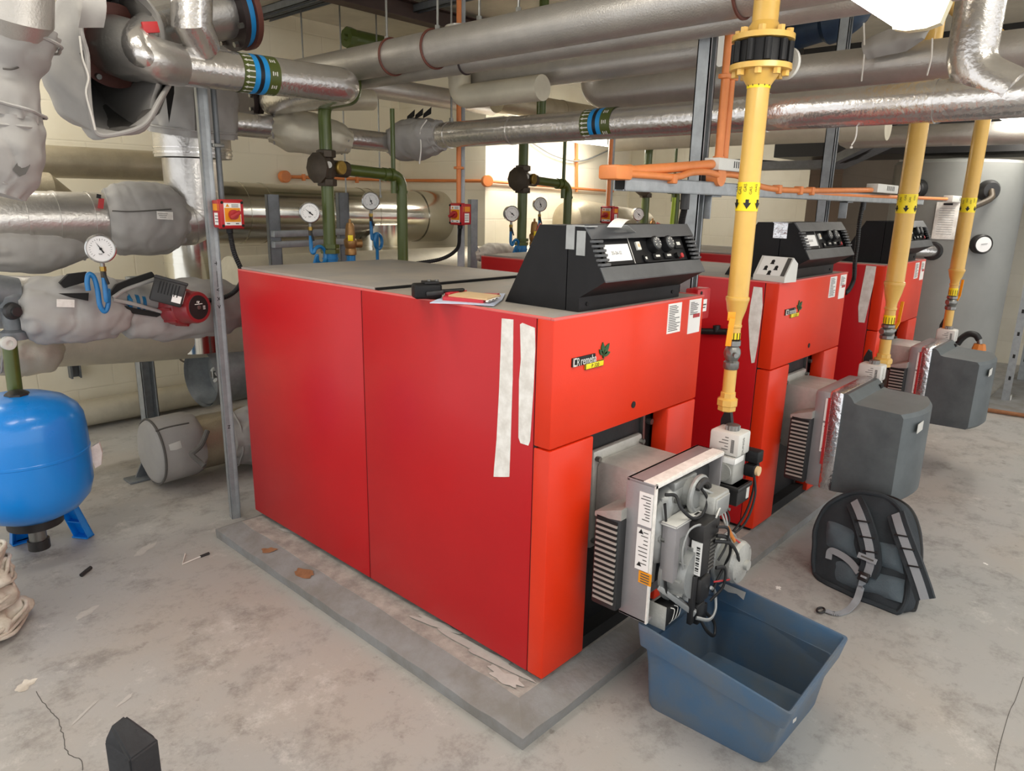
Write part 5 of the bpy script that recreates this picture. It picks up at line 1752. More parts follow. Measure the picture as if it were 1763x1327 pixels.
b.build('spiral_ribs', sp)
ob = thing('open_duct', 'open ended grey duct lying behind the pen-marked post', 'duct', at(350, 650, y=3.0))
a0 = at(345, 650, y=3.0)
b = MB(); b.lathe(a0, (1, .12, 0), [(.165, .02), (.165, .16), (.175, .155), (.18, 0), (.18, .9)], 'galv', 40); b.lathe(a0, (1, .12, 0), [(.165, .15), (0, .152)], 'motor', 30); b.build('duct_shell', ob)
b = MB(); b.tube(spline([a0 + V((.1, -.03, .06)), a0 + V((.06, -.04, .04)), a0 + V((.09, -.05, .0)), a0 + V((.07, -.03, -.03))], 6), .012, 'offwhite', 8); b.box(a0 + V((.07, -.04, .02)), (.04, .03, .05), 'steel', .004); b.build('inner_clip', ob)
# capped pipe low behind
H_ = thing('capped_pipe', 'low grey lagged pipe with a padded round end cap beside the nearest boiler', 'pipe', (-.04, 2.55, .03))
b = MB(); b.tube([(.05, 2.55, .185), (.75, 2.55, .185), (1.6, 2.6, .185)], .145, 'foilgold', 36); b.build('pipe_run', H_)
b = MB(); b.lathe((-.155, 2.54, .195), (1, .02, 0), [(0, -.005), (.14, 0), (.165, .012), (.172, .03), (.172, .2), (.16, .235), (.12, .25)], 'jacket', 44)
for v in b.bm.verts:
    h = noise.noise(v.co * 12); v.co += V((0, v.co.y - 2.54, v.co.z - .195)) * h * .06
ck = b.build('padded_cap', H_, ang=50)
b = MB(); b.tube([V((-.137, 2.54 + .172 * math.cos(a), .195 + .172 * math.sin(a))) for a in [2 * math.pi * q / 40 for q in range(40)]], .006, 'jacketd', 6, closed=True); b.tube(spline([at(268, 742, y=2.40), at(290, 735, y=2.40), at(325, 728, y=2.42)], 6), .004, 'jacketd', 6); b.build('piped_seam', ck)
b = MB(); lo = at(302, 768, y=2.378); b.box(lo, (.06, .004, .04), 'offwhite', .001, Matrix.Rotation(-.15, 3, 'Y')); b.build('white_label', ck)
j8 = jacket('pipe_jacket', 'dusty grey jacket on the low pipe beside the nearest boiler', [(.24, 2.48, .19), (.40, 2.46, .18), (.60, 2.44, .17), (.85, 2.46, .17)], [.14, .165, .165, .12], seed=9.2, amp=.1)
hdl = at(345, 785, y=2.30)
b = MB(); b.tube(spline([at(357, 741, y=2.28), at(347, 765, y=2.26), at(335, 777, y=2.25), at(330, 782, y=2.25), at(345, 796, y=2.22), at(352, 802, y=2.20)], 6), .013, 'jacketd', 8); b.build('strap', j8)
t = thing('pipe_support', 'dark triangular foot plate under the padded round end cap', 'support', (-.14, 2.72, 0))
b = MB(); b.prism([at(233, 824, y=2.72), at(250, 782, y=2.72), at(266, 782, y=2.72), at(292, 818, y=2.72)], V((0, .012, 0)), 'galvd'); b.box2((-.22, 2.66, 0), (.10, 2.76, .012), 'galvd', .002); b.build('gusset_plate', t)
# lagged flue behind the boilers, glimpsed above their tops
fl_ = P('lagged_flue', 'cream lagged flue lying behind the boilers', 'pipe', [(.4, 2.62, .98), (3.6, 2.62, .98)], .19, 'pvc', None, 36)
for v in [v for o in fl_.children for v in o.data.vertices]:
    w_ = V(v.co); v.co += V((0, w_.y, w_.z)).normalized() * noise.noise(w_ * 5) * .012
jacket('pipe_jacket', 'grey cloth bundle behind the middle boiler, beside the post', [(2.0, 2.35, 1.13), (2.1, 2.3, 1.15), (2.25, 2.3, 1.14), (2.4, 2.3, 1.12)], [.04, .065, .06, .03], m='rag', seed=3, amp=.2)
du = P('lagged_duct', 'large brown foil duct with rounded end behind the small red isolator', 'duct', [(3.42, 2.72, 1.34), (3.46, 2.72, 1.34), (3.55, 2.72, 1.34), (4.6, 2.72, 1.25)], [.10, .16, .19, .19], 'foilgold', None, 40, bands=())
seam(du, [V((3.62 + .1 * k, 2.72 - .192 * math.cos(k * .5 - .8), 1.335 + .192 * math.sin(k * .5 - .8))) for k in range(6)], .004, 'foil')
# far dark pipe, trays
P('lagged_pipe', 'dark silver pipe with rounded end above the grey tank', 'pipe', [at(1448, 238, x=4.2), at(1460, 238, x=4.2), (4.2, -1.2, 1.97)], [.05, .072, .072], 'foilwarm', g_over, 32)
P('lagged_pipe', 'pale foil pipe under the banded pipe, near the cable tray', 'pipe', [(3.4, 2.25, 1.98), (3.55, 1.2, 2.0), (3.6, .3, 2.0)], .09, 'pvc', g_over, 28)
tr = thing('cable_tray', 'dark perforated cable tray rising towards the pipes at right', 'cable tray', (4.6, 1.9, 1.75))
ty = [V((4.75, 2.85, 1.80)), V((4.6, .95, 1.80)), V((4.35, .45, 1.98)), V((4.3, .2, 2.1))]
b = MB()
for p, q in zip(ty, ty[1:]):
    b.beam(p, q, .22, .004, 'galvd'); 
    for s in (-.11, .11):
        dd = (q - p).normalized(); sd = dd.cross(V((0, 0, 1))).normalized()
        b.beam(p + sd * s + V((0, 0, .03)), q + sd * s + V((0, 0, .03)), .004, .06, 'galvd')
b.build('tray', tr, ang=20)
b = MB()
for p, q in zip(ty, ty[1:]):
    L_ = (q - p).length; dd = (q - p).normalized(); sd = dd.cross(V((0, 0, 1))).normalized()
    for k in range(int(L_ / .055)):
        for r_ in (-1,):
            b.beam(p + dd * (.055 * k + .01) + sd * .1135 * r_ + V((0, 0, .035)), p + dd * (.055 * k + .04) + sd * .1135 * r_ + V((0, 0, .035)), .003, .016, 'black')
b.build('slots', tr)
b = MB()
for k in range(5):
    b.tube(spline([V((4.7 + .03 * k - .05, 2.8, 1.83)), V((4.62 + .03 * k, 1.8, 1.86 + .02 * (k % 2))), V((4.53 + .03 * k, .95, 1.83)), V((4.3 + .03 * k, .45, 2.01))], 6), .012, 'rubber', 8)
b.build('cable', tr)
cb = P('wall_cable', 'thin grey cable sagging across the bright wall', 'cable', spline([at(915, 245, y=2.90), at(955, 268, y=2.90), at(1000, 277, y=2.90), at(1050, 258, y=2.90)], 8), .007, 'motor', None, 8)
# blue wrapped pipe near the gas valve
bw = P('flanged_pipe', 'dusty blue valve and pipe bend behind the black gas valve, beneath the ceiling', 'valve', spline([at(1362, 62, x=3.1), at(1400, 50, x=3.1), at(1440, 36, x=3.1), at(1470, 10, x=3.1), at(1470, -30, x=3.1)], 5), [.085] * 8 + [.11] * 8 + [.12] * 5, 'navy', None, 24)
b = MB(); b.cyl(at(1358, 64, x=3.1), at(1364, 61, x=3.1), .16, 'blackplastic', n=30); b.build('pipe_flange', bw)
# steel beams and strut near the ceiling
bm = thing('steel_beam', 'dark brown steel beam under the ceiling, top centre', 'beam', (2.4, 2.93, 2.66))
b = MB(); b.box2((.9, 2.86, 2.66), (4.0, 2.97, 2.668), 'brownsteel'); b.box2((.9, 2.911, 2.66), (4.0, 2.919, 2.77), 'brownsteel'); b.box2((.9, 2.86, 2.762), (4.0, 2.97, 2.77), 'brownsteel'); b.build('rolled_section', bm)
for (l, x, y0, y1, z) in (('grey strut under the ceiling above the back wall pipes', 1.46, 2.7, 3.95, 2.74), ('grey strut under the ceiling at top left centre', 1.28, 2.2, 3.9, 2.70), ('short grey strut under the ceiling beside the hanger rods', 1.98, 2.2, 3.0, 2.74)):
    t = thing('ceiling_strut', l, 'strut', (x, (y0 + y1) / 2, z), 'ceiling struts')
    b = MB(); channel(b, (x, y0, z), (x, y1, z), (0, 0, -1), .05, 'galvd'); b.build('channel', t, ang=20)
lab_r = ['steel hanger rod at the far end of the thickest overhead pipe', 'steel hanger rod holding the thickest overhead pipe near its first clip', 'second steel hanger rod on the thickest overhead pipe', 'third steel hanger rod on the thickest overhead pipe', 'thin steel rod before the back wall, left of the brown beam', 'thin steel rod crossing the shiny wall pipe, left one', 'thin steel rod crossing the shiny wall pipe, right one', 'thin steel rod above the grey corner jacket', 'thin steel rod on the banded pipe beside the nearest gas pipe', 'thin steel rod just right of the pen-marked post']
for l, p, z1 in zip(lab_r, [V((.826, 1.75, 2.21)), V((.826, 1.39, 2.21)), V((.826, 1.13, 2.21)), V((.826, .91, 2.21)), V((1.46, 3.5, 2.2)), V((1.62, 3.28, 1.5)), V((1.9, 3.25, 1.5)), V((1.32, 1.84, 1.90)), V((1.32, .145, 1.898)), V((.57, 3.1, 1.5))], [2.79] * 10):
    t = thing('hanger_rod', l, 'rod', p, 'steel hanger rods')
    b = MB(); b.cyl(p, V((p.x, p.y, z1)), .0055, 'steel', n=8); b.build('rod', t)
    b = MB(); b.cyl(p, p + V((0, 0, .02)), .012, 'steel', n=6); b.build('nut', t)
t = thing('green_pipe_end', 'capped olive green pipe end near the ceiling, top centre', 'pipe', (2.25, 3.3, 2.66))
a0 = at(600, 65, y=3.35)
b = MB(); b.tube([a0, a0 + V((1.2, .02, .0))], .062, 'green', 24); b.lathe(a0, (1, 0.02, 0), [(0, -.045), (.02, -.045), (.025, -.02), (.068, -.02), (.072, -.01), (.072, .03), (.062, .035)], 'green', 8); b.build('pipe_run', t)
b = MB(); b.cyl((1.1, 3.97, 2.0), (1.1, 3.97, 2.78), .012, 'orangepaint', n=12); t = thing('orange_conduit', 'orange conduit running up the back wall behind the banded pipe', 'conduit', (1.1, 3.97, 2.0), 'orange painted conduits'); b.build('tube', t)

# ================================================================== orange conduits
oc = thing('orange_conduit', 'thin orange conduit along the back wall with a round corner box', 'conduit', (2.69, 3.2, 1.63), 'orange painted conduits')
w1, w2, w3 = at(490, 304, y=3.97), at(690, 313, y=3.97), at(837, 313, x=2.67)
w2 = V((2.66, 3.97, 1.655)); w4 = V((2.66, 2.91, 1.645))
b = MB(); b.tube(bend([w1, w2, w4], .03), .013, 'orangepaint', 12); b.tube(bend([w4, (2.72, 2.915, 1.643), (4.4, 2.915, 1.61)], .02), .011, 'orangepaint', 12); b.build('tube', oc)
for p, f in ((w1, (0, -1, 0)), (w4 + V((.02, 0, 0)), (-.5, -1, 0))):
    b = MB(); b.lathe(p, f, [(0, -.02), (.045, -.02), (.045, .02), (.04, .026), (0, .027)], 'orangepaint', 28); b.build('round_box', oc)
for x in (1.7, 2.2):
    b = MB(); b.box((x, 3.96, w1.z + .0), (.02, .03, .05), 'orangepaint', .003); b.build('saddle_clip', oc)
b = MB(); b.box((3.05, 2.92, 1.637), (.02, .03, .05), 'orangepaint', .003); b.build('saddle_clip', oc)
t = thing('orange_conduit', 'orange conduit dropping down the bright wall behind the sagging cable', 'conduit', at(993, 300, y=2.92), 'orange painted conduits')
b = MB(); b.cyl(at(993, 240, y=2.92), at(993, 330, y=2.92), .013, 'orangepaint', n=12); b.build('tube', t)
b = MB(); b.box(at(993, 276, y=2.92), (.05, .03, .02), 'orangepaint', .003); b.build('saddle_clip', t)
ot = thing('orange_conduit', 'pair of orange conduits climbing beside the tall strut post', 'conduit', (1.06, .11, 1.6), 'orange painted conduits')
for xx in (1.045, 1.085):
    b = MB(); b.cyl((xx, .11, 1.60), (xx, .11, 2.78), .0155, 'orangepaint', n=14); b.build('tube', ot)
b = MB(); b.box((1.065, .11, 1.93), (.09, .036, .016), 'orangepaint', .004); b.build('saddle_clip', ot)
def opath(pts, y=.10):
    return [at(px, py, y=y) for px, py in pts]
od = thing('orange_conduit', 'orange conduit with square end box lying on the strut rail, left end', 'conduit', at(1065, 297, y=.1), 'orange painted conduits')
b = MB(); b.box(at(1060, 297, y=.10), (.085, .07, .042), 'orangepaint', .008); b.cyl(at(1072, 296, y=.10), at(1084, 295, y=.10), .021, 'orangepaint', n=18); b.build('end_box', od)
b = MB(); b.tube(opath([(1080, 295), (1225, 283)], .10), .0165, 'orangepaint', 14); b.build('upper_tube', od)
b = MB(); b.tube(spline(opath([(1080, 299), (1120, 302), (1155, 305), (1172, 303), (1190, 297), (1215, 296), (1235, 301)], .085), 6), .0115, 'orangepaint', 12); b.build('lower_tube', od)
b = MB(); b.box(at(1157, 308, y=.085), (.028, .03, .03), 'orangepaint', .004); b.build('saddle_clip', od)
oe = thing('orange_conduit', 'orange conduit bending down from a round box towards the far boilers', 'conduit', at(1234, 306, y=.1), 'orange painted conduits')
b = MB(); c = at(1234, 304, y=.10); b.cyl(c - V((0, .02, 0)), c + V((0, .025, 0)), .034, 'orangepaint', n=26); b.cyl(c + V((0, 0, .03)), c + V((0, 0, .07)), .02, 'orangepaint', n=16); b.build('round_box', oe)
b = MB(); b.tube(spline(opath([(1240, 300), (1258, 300), (1275, 304), (1300, 318), (1330, 325), (1380, 328), (1500, 327)], .10), 6), .0125, 'orangepaint', 12); b.tube(opath([(1380, 333), (1640, 343)], .11), .011, 'orangepaint', 12); b.build('tube', oe)
for px, py in ((1338, 326), (1375, 328), (1395, 329)):
    b = MB(); b.box(at(px, py, y=.1), (.03, .035, .036), 'orangepaint', .004); b.build('coupling', oe)
for l, px0, px1, py, h, yy in (('white vented detector box behind the nearest gas pipe', 1225, 1281, 285, .042, .10), ('white vented detector box left of the middle gas pipe', 1501, 1537, 325, .045, .10), ('white vented detector box left of the farthest gas pipe', 1632, 1659, 343, .045, .10)):
    a0, a1 = at(px0, py, y=yy), at(px1, py, y=yy)
    t = thing('detector_box', l, 'detector', (a0 + a1) / 2, 'white vented detector boxes')
    b = MB(); b.box((a0 + a1) / 2, ((a1 - a0).length, .06, h), 'offwhite', .003); b.build('case', t)
    b = MB(); L_ = (a1 - a0).length
    for k in range(6): b.box((a0 + a1) / 2 + V((L_ * (-.05 + .065 * k), -.0305, .002)), (L_ * .022, .001, h * .55), 'black')
    b.build('vent_slots', t)
for l, pts in (('black ribbed conduit hanging behind the nearest control panel', [(1180, 335), (1178, 360), (1173, 385), (1172, 410), (1180, 480)]), ('black flexible conduit beside the middle control panel', [(1487, 345), (1480, 380), (1476, 420), (1472, 450), (1470, 480), (1462, 498), (1455, 505)])):
    t = thing('flexible_conduit', l, 'conduit', at(*pts[-1], y=.2), 'black flexible conduits')
    s_ = spline([at(px, py, y=.12) for px, py in pts], 22)
    b = MB(); b.tube(s_, [.0125 if k % 2 else .0105 for k in range(len(s_))], 'rubber', 12); b.build('conduit_hose', t)
    b = MB(); b.cyl(s_[0] + V((0, 0, .02)), s_[0] - V((0, 0, .05)), .016, 'pumpblack', n=14); b.build('end_fitting', t)
t = thing('pipe_stub', 'black pipe with a small tee on the side of the middle boiler', 'pipe', at(1225, 569, x=1.44))
b = MB(); b.tube([at(1205, 570, x=1.44), at(1252, 571, x=1.44)], .014, 'rubber', 14); b.cyl(at(1234, 571, x=1.44), at(1234, 560, x=1.44), .016, 'rubber', n=12); b.build('pipe_run', t)
# ================================================================== things on the floor and on the boilers
# blue expansion vessel on three legs
vc = V((-.785, 2.06, 0))
ves = thing('expansion_vessel', 'big bright blue expansion vessel on legs at the left edge', 'vessel', vc)
R_ = .25
prof = [(0, .165), (.06, .17), (.13, .185), (.19, .215), (.232, .262), (.249, .32), (.252, .40), (.2515, .462), (.2535, .464), (.2535, .474), (.2515, .476), (.249, .56), (.243, .615), (.225, .652), (.18, .69), (.12, .712), (.06, .722), (0, .724)]
prof = [(r_ * .905, .035 + z_ * .95) for r_, z_ in prof]
b = MB(); b.lathe(vc, (0, 0, 1), prof, 'vessel', 72); b.build('tank_shell', ves, ang=25)
b = MB(); b.lathe(vc + V((.0, -.02, .715)), (0, 0, 1), [(.045, 0), (.042, .012), (.025, .022), (0, .024)], 'pumpblack', 8); b.build('valve_cap', ves)
b = MB(); b.cyl(vc + V((0, 0, .10)), vc + V((0, 0, .175)), .032, 'steel', n=20); b.cyl(vc + V((0, 0, .06)), vc + V((0, 0, .10)), .04, 'pumpblack', n=20); b.build('connection', ves)
b = MB(); b.lathe(vc + V((0, 0, .160)), (0, 0, 1), [(.085, .012), (.10, .010), (.10, .05)], 'pumpblack', 40); b.build('bottom_flange', ves)
for px, py in ((150, 920), (42, 925), (5, 905)):
    f = at(px, py, z=0)
    d = V((f.x - vc.x, f.y - vc.y, 0)); L_ = d.length; d.normalize()
    s = V((-d.y, d.x, 0))
    if L_ > .34: f = vc + d * .27
    top = vc + d * .165 + V((0, 0, .225))
    b = MB()
    ft = f + V((0, 0, .002))
    w_ = .038
    for q in (-1, 1):
        b.prism([top + s * w_ * q, top + s * w_ * q - d * .028, ft + s * w_ * q - d * .035, ft + s * w_ * q], s * .004 * -q, 'vessel')
    b.prism([top + s * w_, top - s * w_, ft - s * w_, ft + s * w_], -d * .005, 'vessel')
    b.prism([ft - s * w_, ft + s * w_, ft + s * w_ - d * .045, ft - s * w_ - d * .045], V((0, 0, .006)), 'vessel')
    m1 = top.lerp(ft, .62)
    b.prism([m1 - s * w_, m1 + s * w_, m1 + s * w_ - d * .03, m1 - s * w_ - d * .03], V((0, 0, .004)), 'vessel')
    b.build('leg', ves)
b = MB()
lb = [at(px, py, y=2.02) for px, py in ((157, 770), (170, 762), (176, 780), (174, 800), (164, 806), (160, 795))]
b.prism(lb, V((.01, .02, 0)), 'tape'); b.build('torn_label', ves, label='torn white label')

# pile of rags, left edge: each folded cloth its own thing
def rag(name, label, c, rx, ry, h, seed, tone='rag'):
    t = thing(name, label, 'rag', c, 'folded rags in the pile')
    c = V(c)
    b = MB()
    def fn(u, v):
        a = u * 2 * math.pi
        ph = (v - .5) * math.pi
        k = math.cos(ph) ** .45 if abs(math.cos(ph)) > 1e-6 else 0
        r = 1 + .12 * math.sin(3 * a + seed) + .08 * math.sin(7 * a + seed * 2)
        p = V((rx * k * r * math.cos(a), ry * k * r * math.sin(a), h / 2 * (1 + math.sin(ph))))
        n_ = noise.noise(p * 16 + V((seed, 0, seed))) + .6 * noise.noise(p * 38 + V((0, seed, 0)))
        q = c + p + V((math.cos(a), math.sin(a), 0)) * n_ * .022 + V((0, 0, n_ * .012 * k))
        q.z = max(q.z, .002)
        return q
    b.grid(fn, 80, 22, tone, closed_u=True)
    b.build('folded_cloth', t, ang=70)
    b = MB()
    for j in range(3):
        zz = h * (.3 + .2 * j)
        b.tube([c + V((rx * 1.0 * math.cos(a) * (1 + .06 * math.sin(5 * a + seed + j)), ry * 1.0 * math.sin(a) * (1 + .06 * math.sin(5 * a + seed + j)), zz + .012 * math.sin(3 * a + j))) for a in [2 * math.pi * q / 40 for q in range(40)]], .007, tone, 6, closed=True)
    b.build('folded_edge', t, ang=70)
rc = V((-1.115, 1.66, 0))
rag('rag_bundle', 'lowest crumpled rag bundle at the left edge, grey and dirty', rc + V((.0, -.03, 0)), .165, .15, .09, 1.0)
rag('rag_bundle', 'middle folded rag in the pile at the left edge', rc + V((-.005, .0, .085)), .155, .15, .085, 2.7)
rag('rag_bundle', 'upper folded cream rag under the top one at the left edge', rc + V((.0, .02, .162)), .16, .14, .075, 4.1)
rag('rag_bundle', 'topmost cream rag of the pile beside the blue vessel legs', rc + V((-.005, .04, .228)), .15, .135, .06, 6.6)

# black block standing in the foreground
t = thing('black_block', 'dark block post with pointed chamfered top standing in the foreground, bottom left', 'block', (-1.01, .392, 0))
b = MB()
Rz = Matrix.Rotation(.35, 3, 'Z')
hw = .039
low = [Rz @ V((sx * hw, sy * hw, 0)) for sx, sy in ((-1, -1), (1, -1), (1, 1), (-1, 1))]
mid = [p + V((0, 0, z)) for p, z in zip(low, (.25, .245, .27, .275))]
tp = [Rz @ V((.012, .03, .31)), Rz @ V((-.02, .035, .305))]
c0 = V((-1.01, .392, 0))
vs = [c0 + p for p in low + mid + tp]
b.faces(vs, [[0, 1, 5, 4], [1, 2, 6, 5], [2, 3, 7, 6], [3, 0, 4, 7], [3, 2, 1, 0], [4, 5, 8], [4, 8, 9], [5, 6, 8], [6, 7, 9, 8], [7, 4, 9]], 'post', True)
bmesh.ops.bevel(b.bm, geom=list(b.bm.edges), offset=.004, segments=2, affect='EDGES')
b.build('block_body', t)

# blue-grey plastic bin below the open burner
bn = thing('plastic_bin', 'empty blue grey plastic bin on the floor under the uncovered burner', 'bin', (.4, -.42, 0))
rim4 = [V((.207, -.210, .280)), V((.135, -.680, .280)), V((.560, -.668, .280)), V((.628, -.20, .280))]
bot4 = [V((.222, -.236, .0)), V((.238, -.603, .0)), V((.592, -.610, .0)), V((.600, -.25, .0))]
def rrect(q4, rad, n=6, z=None):
    out = []
    for k in range(4):
        p, a, c_ = q4[k], q4[k - 1], q4[(k + 1) % 4]
        d1, d2 = (a - p).normalized(), (c_ - p).normalized()
        for j in range(n + 1):
            tt = j / n
            out.append((p + d1 * rad) * (1 - tt) ** 2 + p * 2 * tt * (1 - tt) + (p + d2 * rad) * tt * tt)
    return out
def lerp4(f, inset=0.0):
    q = [a.lerp(c_, f) for a, c_ in zip(bot4, rim4)]
    cc = sum(q, V((0, 0, 0))) / 4
    return [p + (V((cc.x, cc.y, p.z)) - p).normalized() * inset * 1.41 for p in q]
lv = []
for f, ins, rad in ((0, .012, .03), (.0, .0, .04), (.06, -.002, .03), (.60, .004, .02), (.74, .008, .018), (.745, -.010, .015), (.985, -.012, .014), (1, -.010, .012), (1, -.003, .012), (.97, .0, .012), (.5, .004, .02), (.06, .008, .03), (.03, .02, .03)):
    lv.append(rrect(lerp4(f, ins), rad))
lv[0] = [p + V((0, 0, .001)) for p in lv[0]]
vs = [p for r_ in lv for p in r_]; nq = len(lv[0])
fs = [[a * nq + q, a * nq + (q + 1) % nq, (a + 1) * nq + (q + 1) % nq, (a + 1) * nq + q] for a in range(len(lv) - 1) for q in range(nq)]
fs += [list(range(nq))[::-1], [(len(lv) - 1) * nq + q for q in range(nq)]]
b = MB(); b.faces(vs, fs, 'binblue'); b.build('bin_body', bn, ang=40)
for (px, py, rx, ry, nm_, s) in ((1282, 1184, .016, .007, V((-.98, -.15, 0)), 2),):
    p = at(px, py, x=.180)
    b = MB()
    ps = [p + V((-.003, .012 * math.cos(a) * 1.1, .007 * math.sin(a) + .003 * math.cos(2 * a))) for a in [2 * math.pi * k / 16 for k in range(16)]]
    b.faces(ps, [list(range(16))], 'paintwhite', True); b.build('paint_chip', bn)
for (px, py, L_) in ((1385, 1072, .05),):
    c_ = V((.607, -.30, .262))
    ps = [c_ + V((-.004, y, z)) for y, z in ((-.05, .012), (.03, .014), (.045, -.002), (.01, -.012), (-.02, -.006), (-.045, -.018))]
    b = MB(); b.faces(ps, [list(range(6))], 'paintwhite', True); b.build('paint_chip', bn)
b = MB(); c_ = V((.14, -.687, .245)); b.faces([c_ + V((.004, -.003, .01)), c_ + V((.03, -.003, .004)), c_ + V((.028, -.003, -.006)), c_ + V((.006, -.003, -.002))], [[0, 1, 2, 3]], 'paintwhite', True); b.build('paint_chip', bn)

# backpack lying back against nothing, straps up
bk = thing('backpack', 'black and grey backpack with grey webbing straps on the floor below the middle burner', 'backpack', (1.55, -.5, 0))
A0 = at(1412, 985, z=.02); A1 = at(1545, 1046, z=.02)
wa = (A1 - A0).normalized()
back_dir = V((-wa.y, wa.x, 0))
if back_dir.dot(V((1, .6, 0))) < 0: back_dir = -back_dir
vb_ = (back_dir * .45 + V((0, 0, .893))).normalized()
nb = wa.cross(vb_)
nb = nb if nb.z > 0 else -nb
def on(px, py, d=0.0):
    """point of the leaning back panel seen at a photo pixel, raised by d"""
    r = RM @ V(((px - CX) / FPX, -(py - CY) / FPX, -1.0))
    o = A0 + nb * d
    return CAM + r * ((o - CAM).dot(nb) / r.dot(nb))
OUT = [(1405, 1003), (1401, 955), (1406, 905), (1421, 872), (1450, 854), (1490, 849), (1530, 860), (1556, 880), (1566, 920), (1570, 960), (1564, 1005), (1556, 1042), (1540, 1056), (1500, 1049), (1455, 1034), (1418, 1016)]
OP = [on(*q) for q in OUT]
def closed(P_, u):
    k = len(P_); f = (u % 1) * k; i = int(f); f -= i
    p0, a, c_, p3 = P_[(i - 1) % k], P_[i % k], P_[(i + 1) % k], P_[(i + 2) % k]
    return .5 * ((2 * a) + (c_ - p0) * f + (2 * p0 - 5 * a + 4 * c_ - p3) * f * f + (3 * a - p0 - 3 * c_ + p3) * f ** 3)
ctr = sum(OP, V((0, 0, 0))) / len(OP)
def shell(u, v):
    p = closed(OP, u)
    k = 1 + .05 * math.sin(v * 3.0) if v < .7 else 1.035 - ((v - .7) / .3) ** 2 * .4
    p = ctr + (p - ctr) * k - nb * (.16 * v)
    p += nb * noise.noise(p * 11) * .012 + (p - ctr).normalized() * noise.noise(p * 9 + V((4, 0, 0))) * .010
    p.z = max(p.z, .004)
    return p
b = MB(); b.grid(shell, 80, 16, 'bagdark', closed_u=True)
b.faces([shell(k / 80, 1) for k in range(80)], [list(range(80))], 'bagdark')
b.build('bag_body', bk, ang=60)
b = MB()
def panel(u, v):
    p = ctr + (closed(OP, u) - ctr) * (1 - v)
    return p + nb * (.004 + .012 * math.sin(min(1, v * 3) * 1.57) + .010 * noise.noise(p * 14))
b.grid(panel, 80, 14, 'bagdark', closed_u=True); b.build('back_panel', bk, rec=False)
for c4, lab in ((((1424, 893), (1474, 912), (1476, 962), (1421, 938)), 'upper left'), (((1512, 930), (1549, 940), (1556, 988), (1506, 972)), 'right'), (((1428, 962), (1500, 985), (1560, 1002), (1556, 1036)), 'lower')):
    if lab == 'lower':
        c4 = ((1430, 958), (1558, 998), (1553, 1038), (1436, 1003))
    b = MB()
    q4 = [on(*q, d=.014) for q in c4]
    def pad(u, v):
        p = q4[0].lerp(q4[1], u).lerp(q4[3].lerp(q4[2], u), v)
        return p + nb * (.020 * (1 - (2 * u - 1) ** 4) * (1 - (2 * v - 1) ** 4) + .006 * noise.noise(p * 20))
    b.grid(pad, 18, 16, 'baggrey'); b.build('padded_panel', bk, rec=False)
b = MB(); b.tube([shell(k / 80, .0) + nb * .005 for k in range(80)], .010, 'bagdark', 8, closed=True); b.build('piping', bk)
b = MB(); b.tube([shell(k / 80, .45) for k in range(80)], .008, 'rubber', 8, closed=True); b.build('zip', bk)
def strap(P_, w, nm, m, thick=.012, lab=None):
    P_ = spline(P_, 8)
    b = MB(); k = len(P_); L4 = []
    for j, p in enumerate(P_):
        t_ = (P_[min(j + 1, k - 1)] - P_[max(j - 1, 0)]).normalized()
        s_ = nb.cross(t_).normalized()
        n2 = t_.cross(s_)
        if n2.dot(nb) < 0: n2 = -n2
        L4.append([p + s_ * w / 2 - n2 * thick, p + s_ * w / 2, p - s_ * w / 2, p - s_ * w / 2 - n2 * thick])
    vs = [q for r_ in L4 for q in r_]
    fs = [[a * 4 + q, a * 4 + (q + 1) % 4, (a + 1) * 4 + (q + 1) % 4, (a + 1) * 4 + q] for a in range(k - 1) for q in range(4)] + [[0, 1, 2, 3], [(k - 1) * 4 + q for q in (3, 2, 1, 0)]]
    b.faces(vs, fs, m)
    o = b.build(nm, bk, ang=50)
    if lab: o['label'] = lab
s1 = [(1470, 862, .02), (1480, 885, .05), (1490, 915, .06), (1497, 945, .06), (1498, 970, .055), (1492, 990, .045)]
strap([on(*p) for p in s1], .072, 'shoulder_strap', 'bagdark', .020)
strap([on(p[0], p[1], p[2] + .004) for p in s1], .030, 'webbing', 'webbing', .004, 'grey webbing down the strap')
for (x_, y_) in ((1484, 897), (1493, 925), (1498, 950)):
    b = MB(); b.beam(on(x_ - 13, y_ - 2, .064), on(x_ + 13, y_ + 2, .064), .006, .006, 'rubber', .001, up=nb); b.build('strap_stitch', bk)
strap([on(1478, 985, .045), on(1465, 968, .035), on(1448, 955, .03), on(1430, 948, .025), on(1426, 962, .02)], .026, 'webbing', 'webbing', .003)
s2_ = [(1541, 884, .02), (1549, 910, .045), (1560, 940, .05), (1572, 972, .05), (1584, 1006, .04), (1592, 1032, .03)]
strap([on(*p) for p in s2_], .066, 'shoulder_strap', 'bagdark', .020)
strap([on(p[0], p[1], p[2] + .004) for p in s2_], .030, 'webbing', 'webbing', .004, 'grey webbing down the strap')
for (x_, y_) in ((1552, 922), (1562, 945), (1574, 975)):
    b = MB(); b.beam(on(x_ - 12, y_ - 2, .055), on(x_ + 12, y_ + 2, .055), .006, .006, 'rubber', .001, up=nb); b.build('strap_stitch', bk)
Rk = Matrix((wa, vb_, nb)).transposed()
b = MB(); b.box(on(1487, 993, .06), (.042, .036, .012), 'pumpblack', .004, Rk); b.box(on(1487, 993, .068), (.026, .010, .004), 'webbing', .001, Rk); b.build('buckle', bk)
b = MB(); b.box(on(1493, 961, .066), (.075, .022, .003), 'webbing', 0, Rk); k_ = b.build('strap_label', bk)
b = MB(); b.box(on(1493, 961, .0685), (.05, .006, .001), 'ink', 0, Rk); b.build('print', k_)
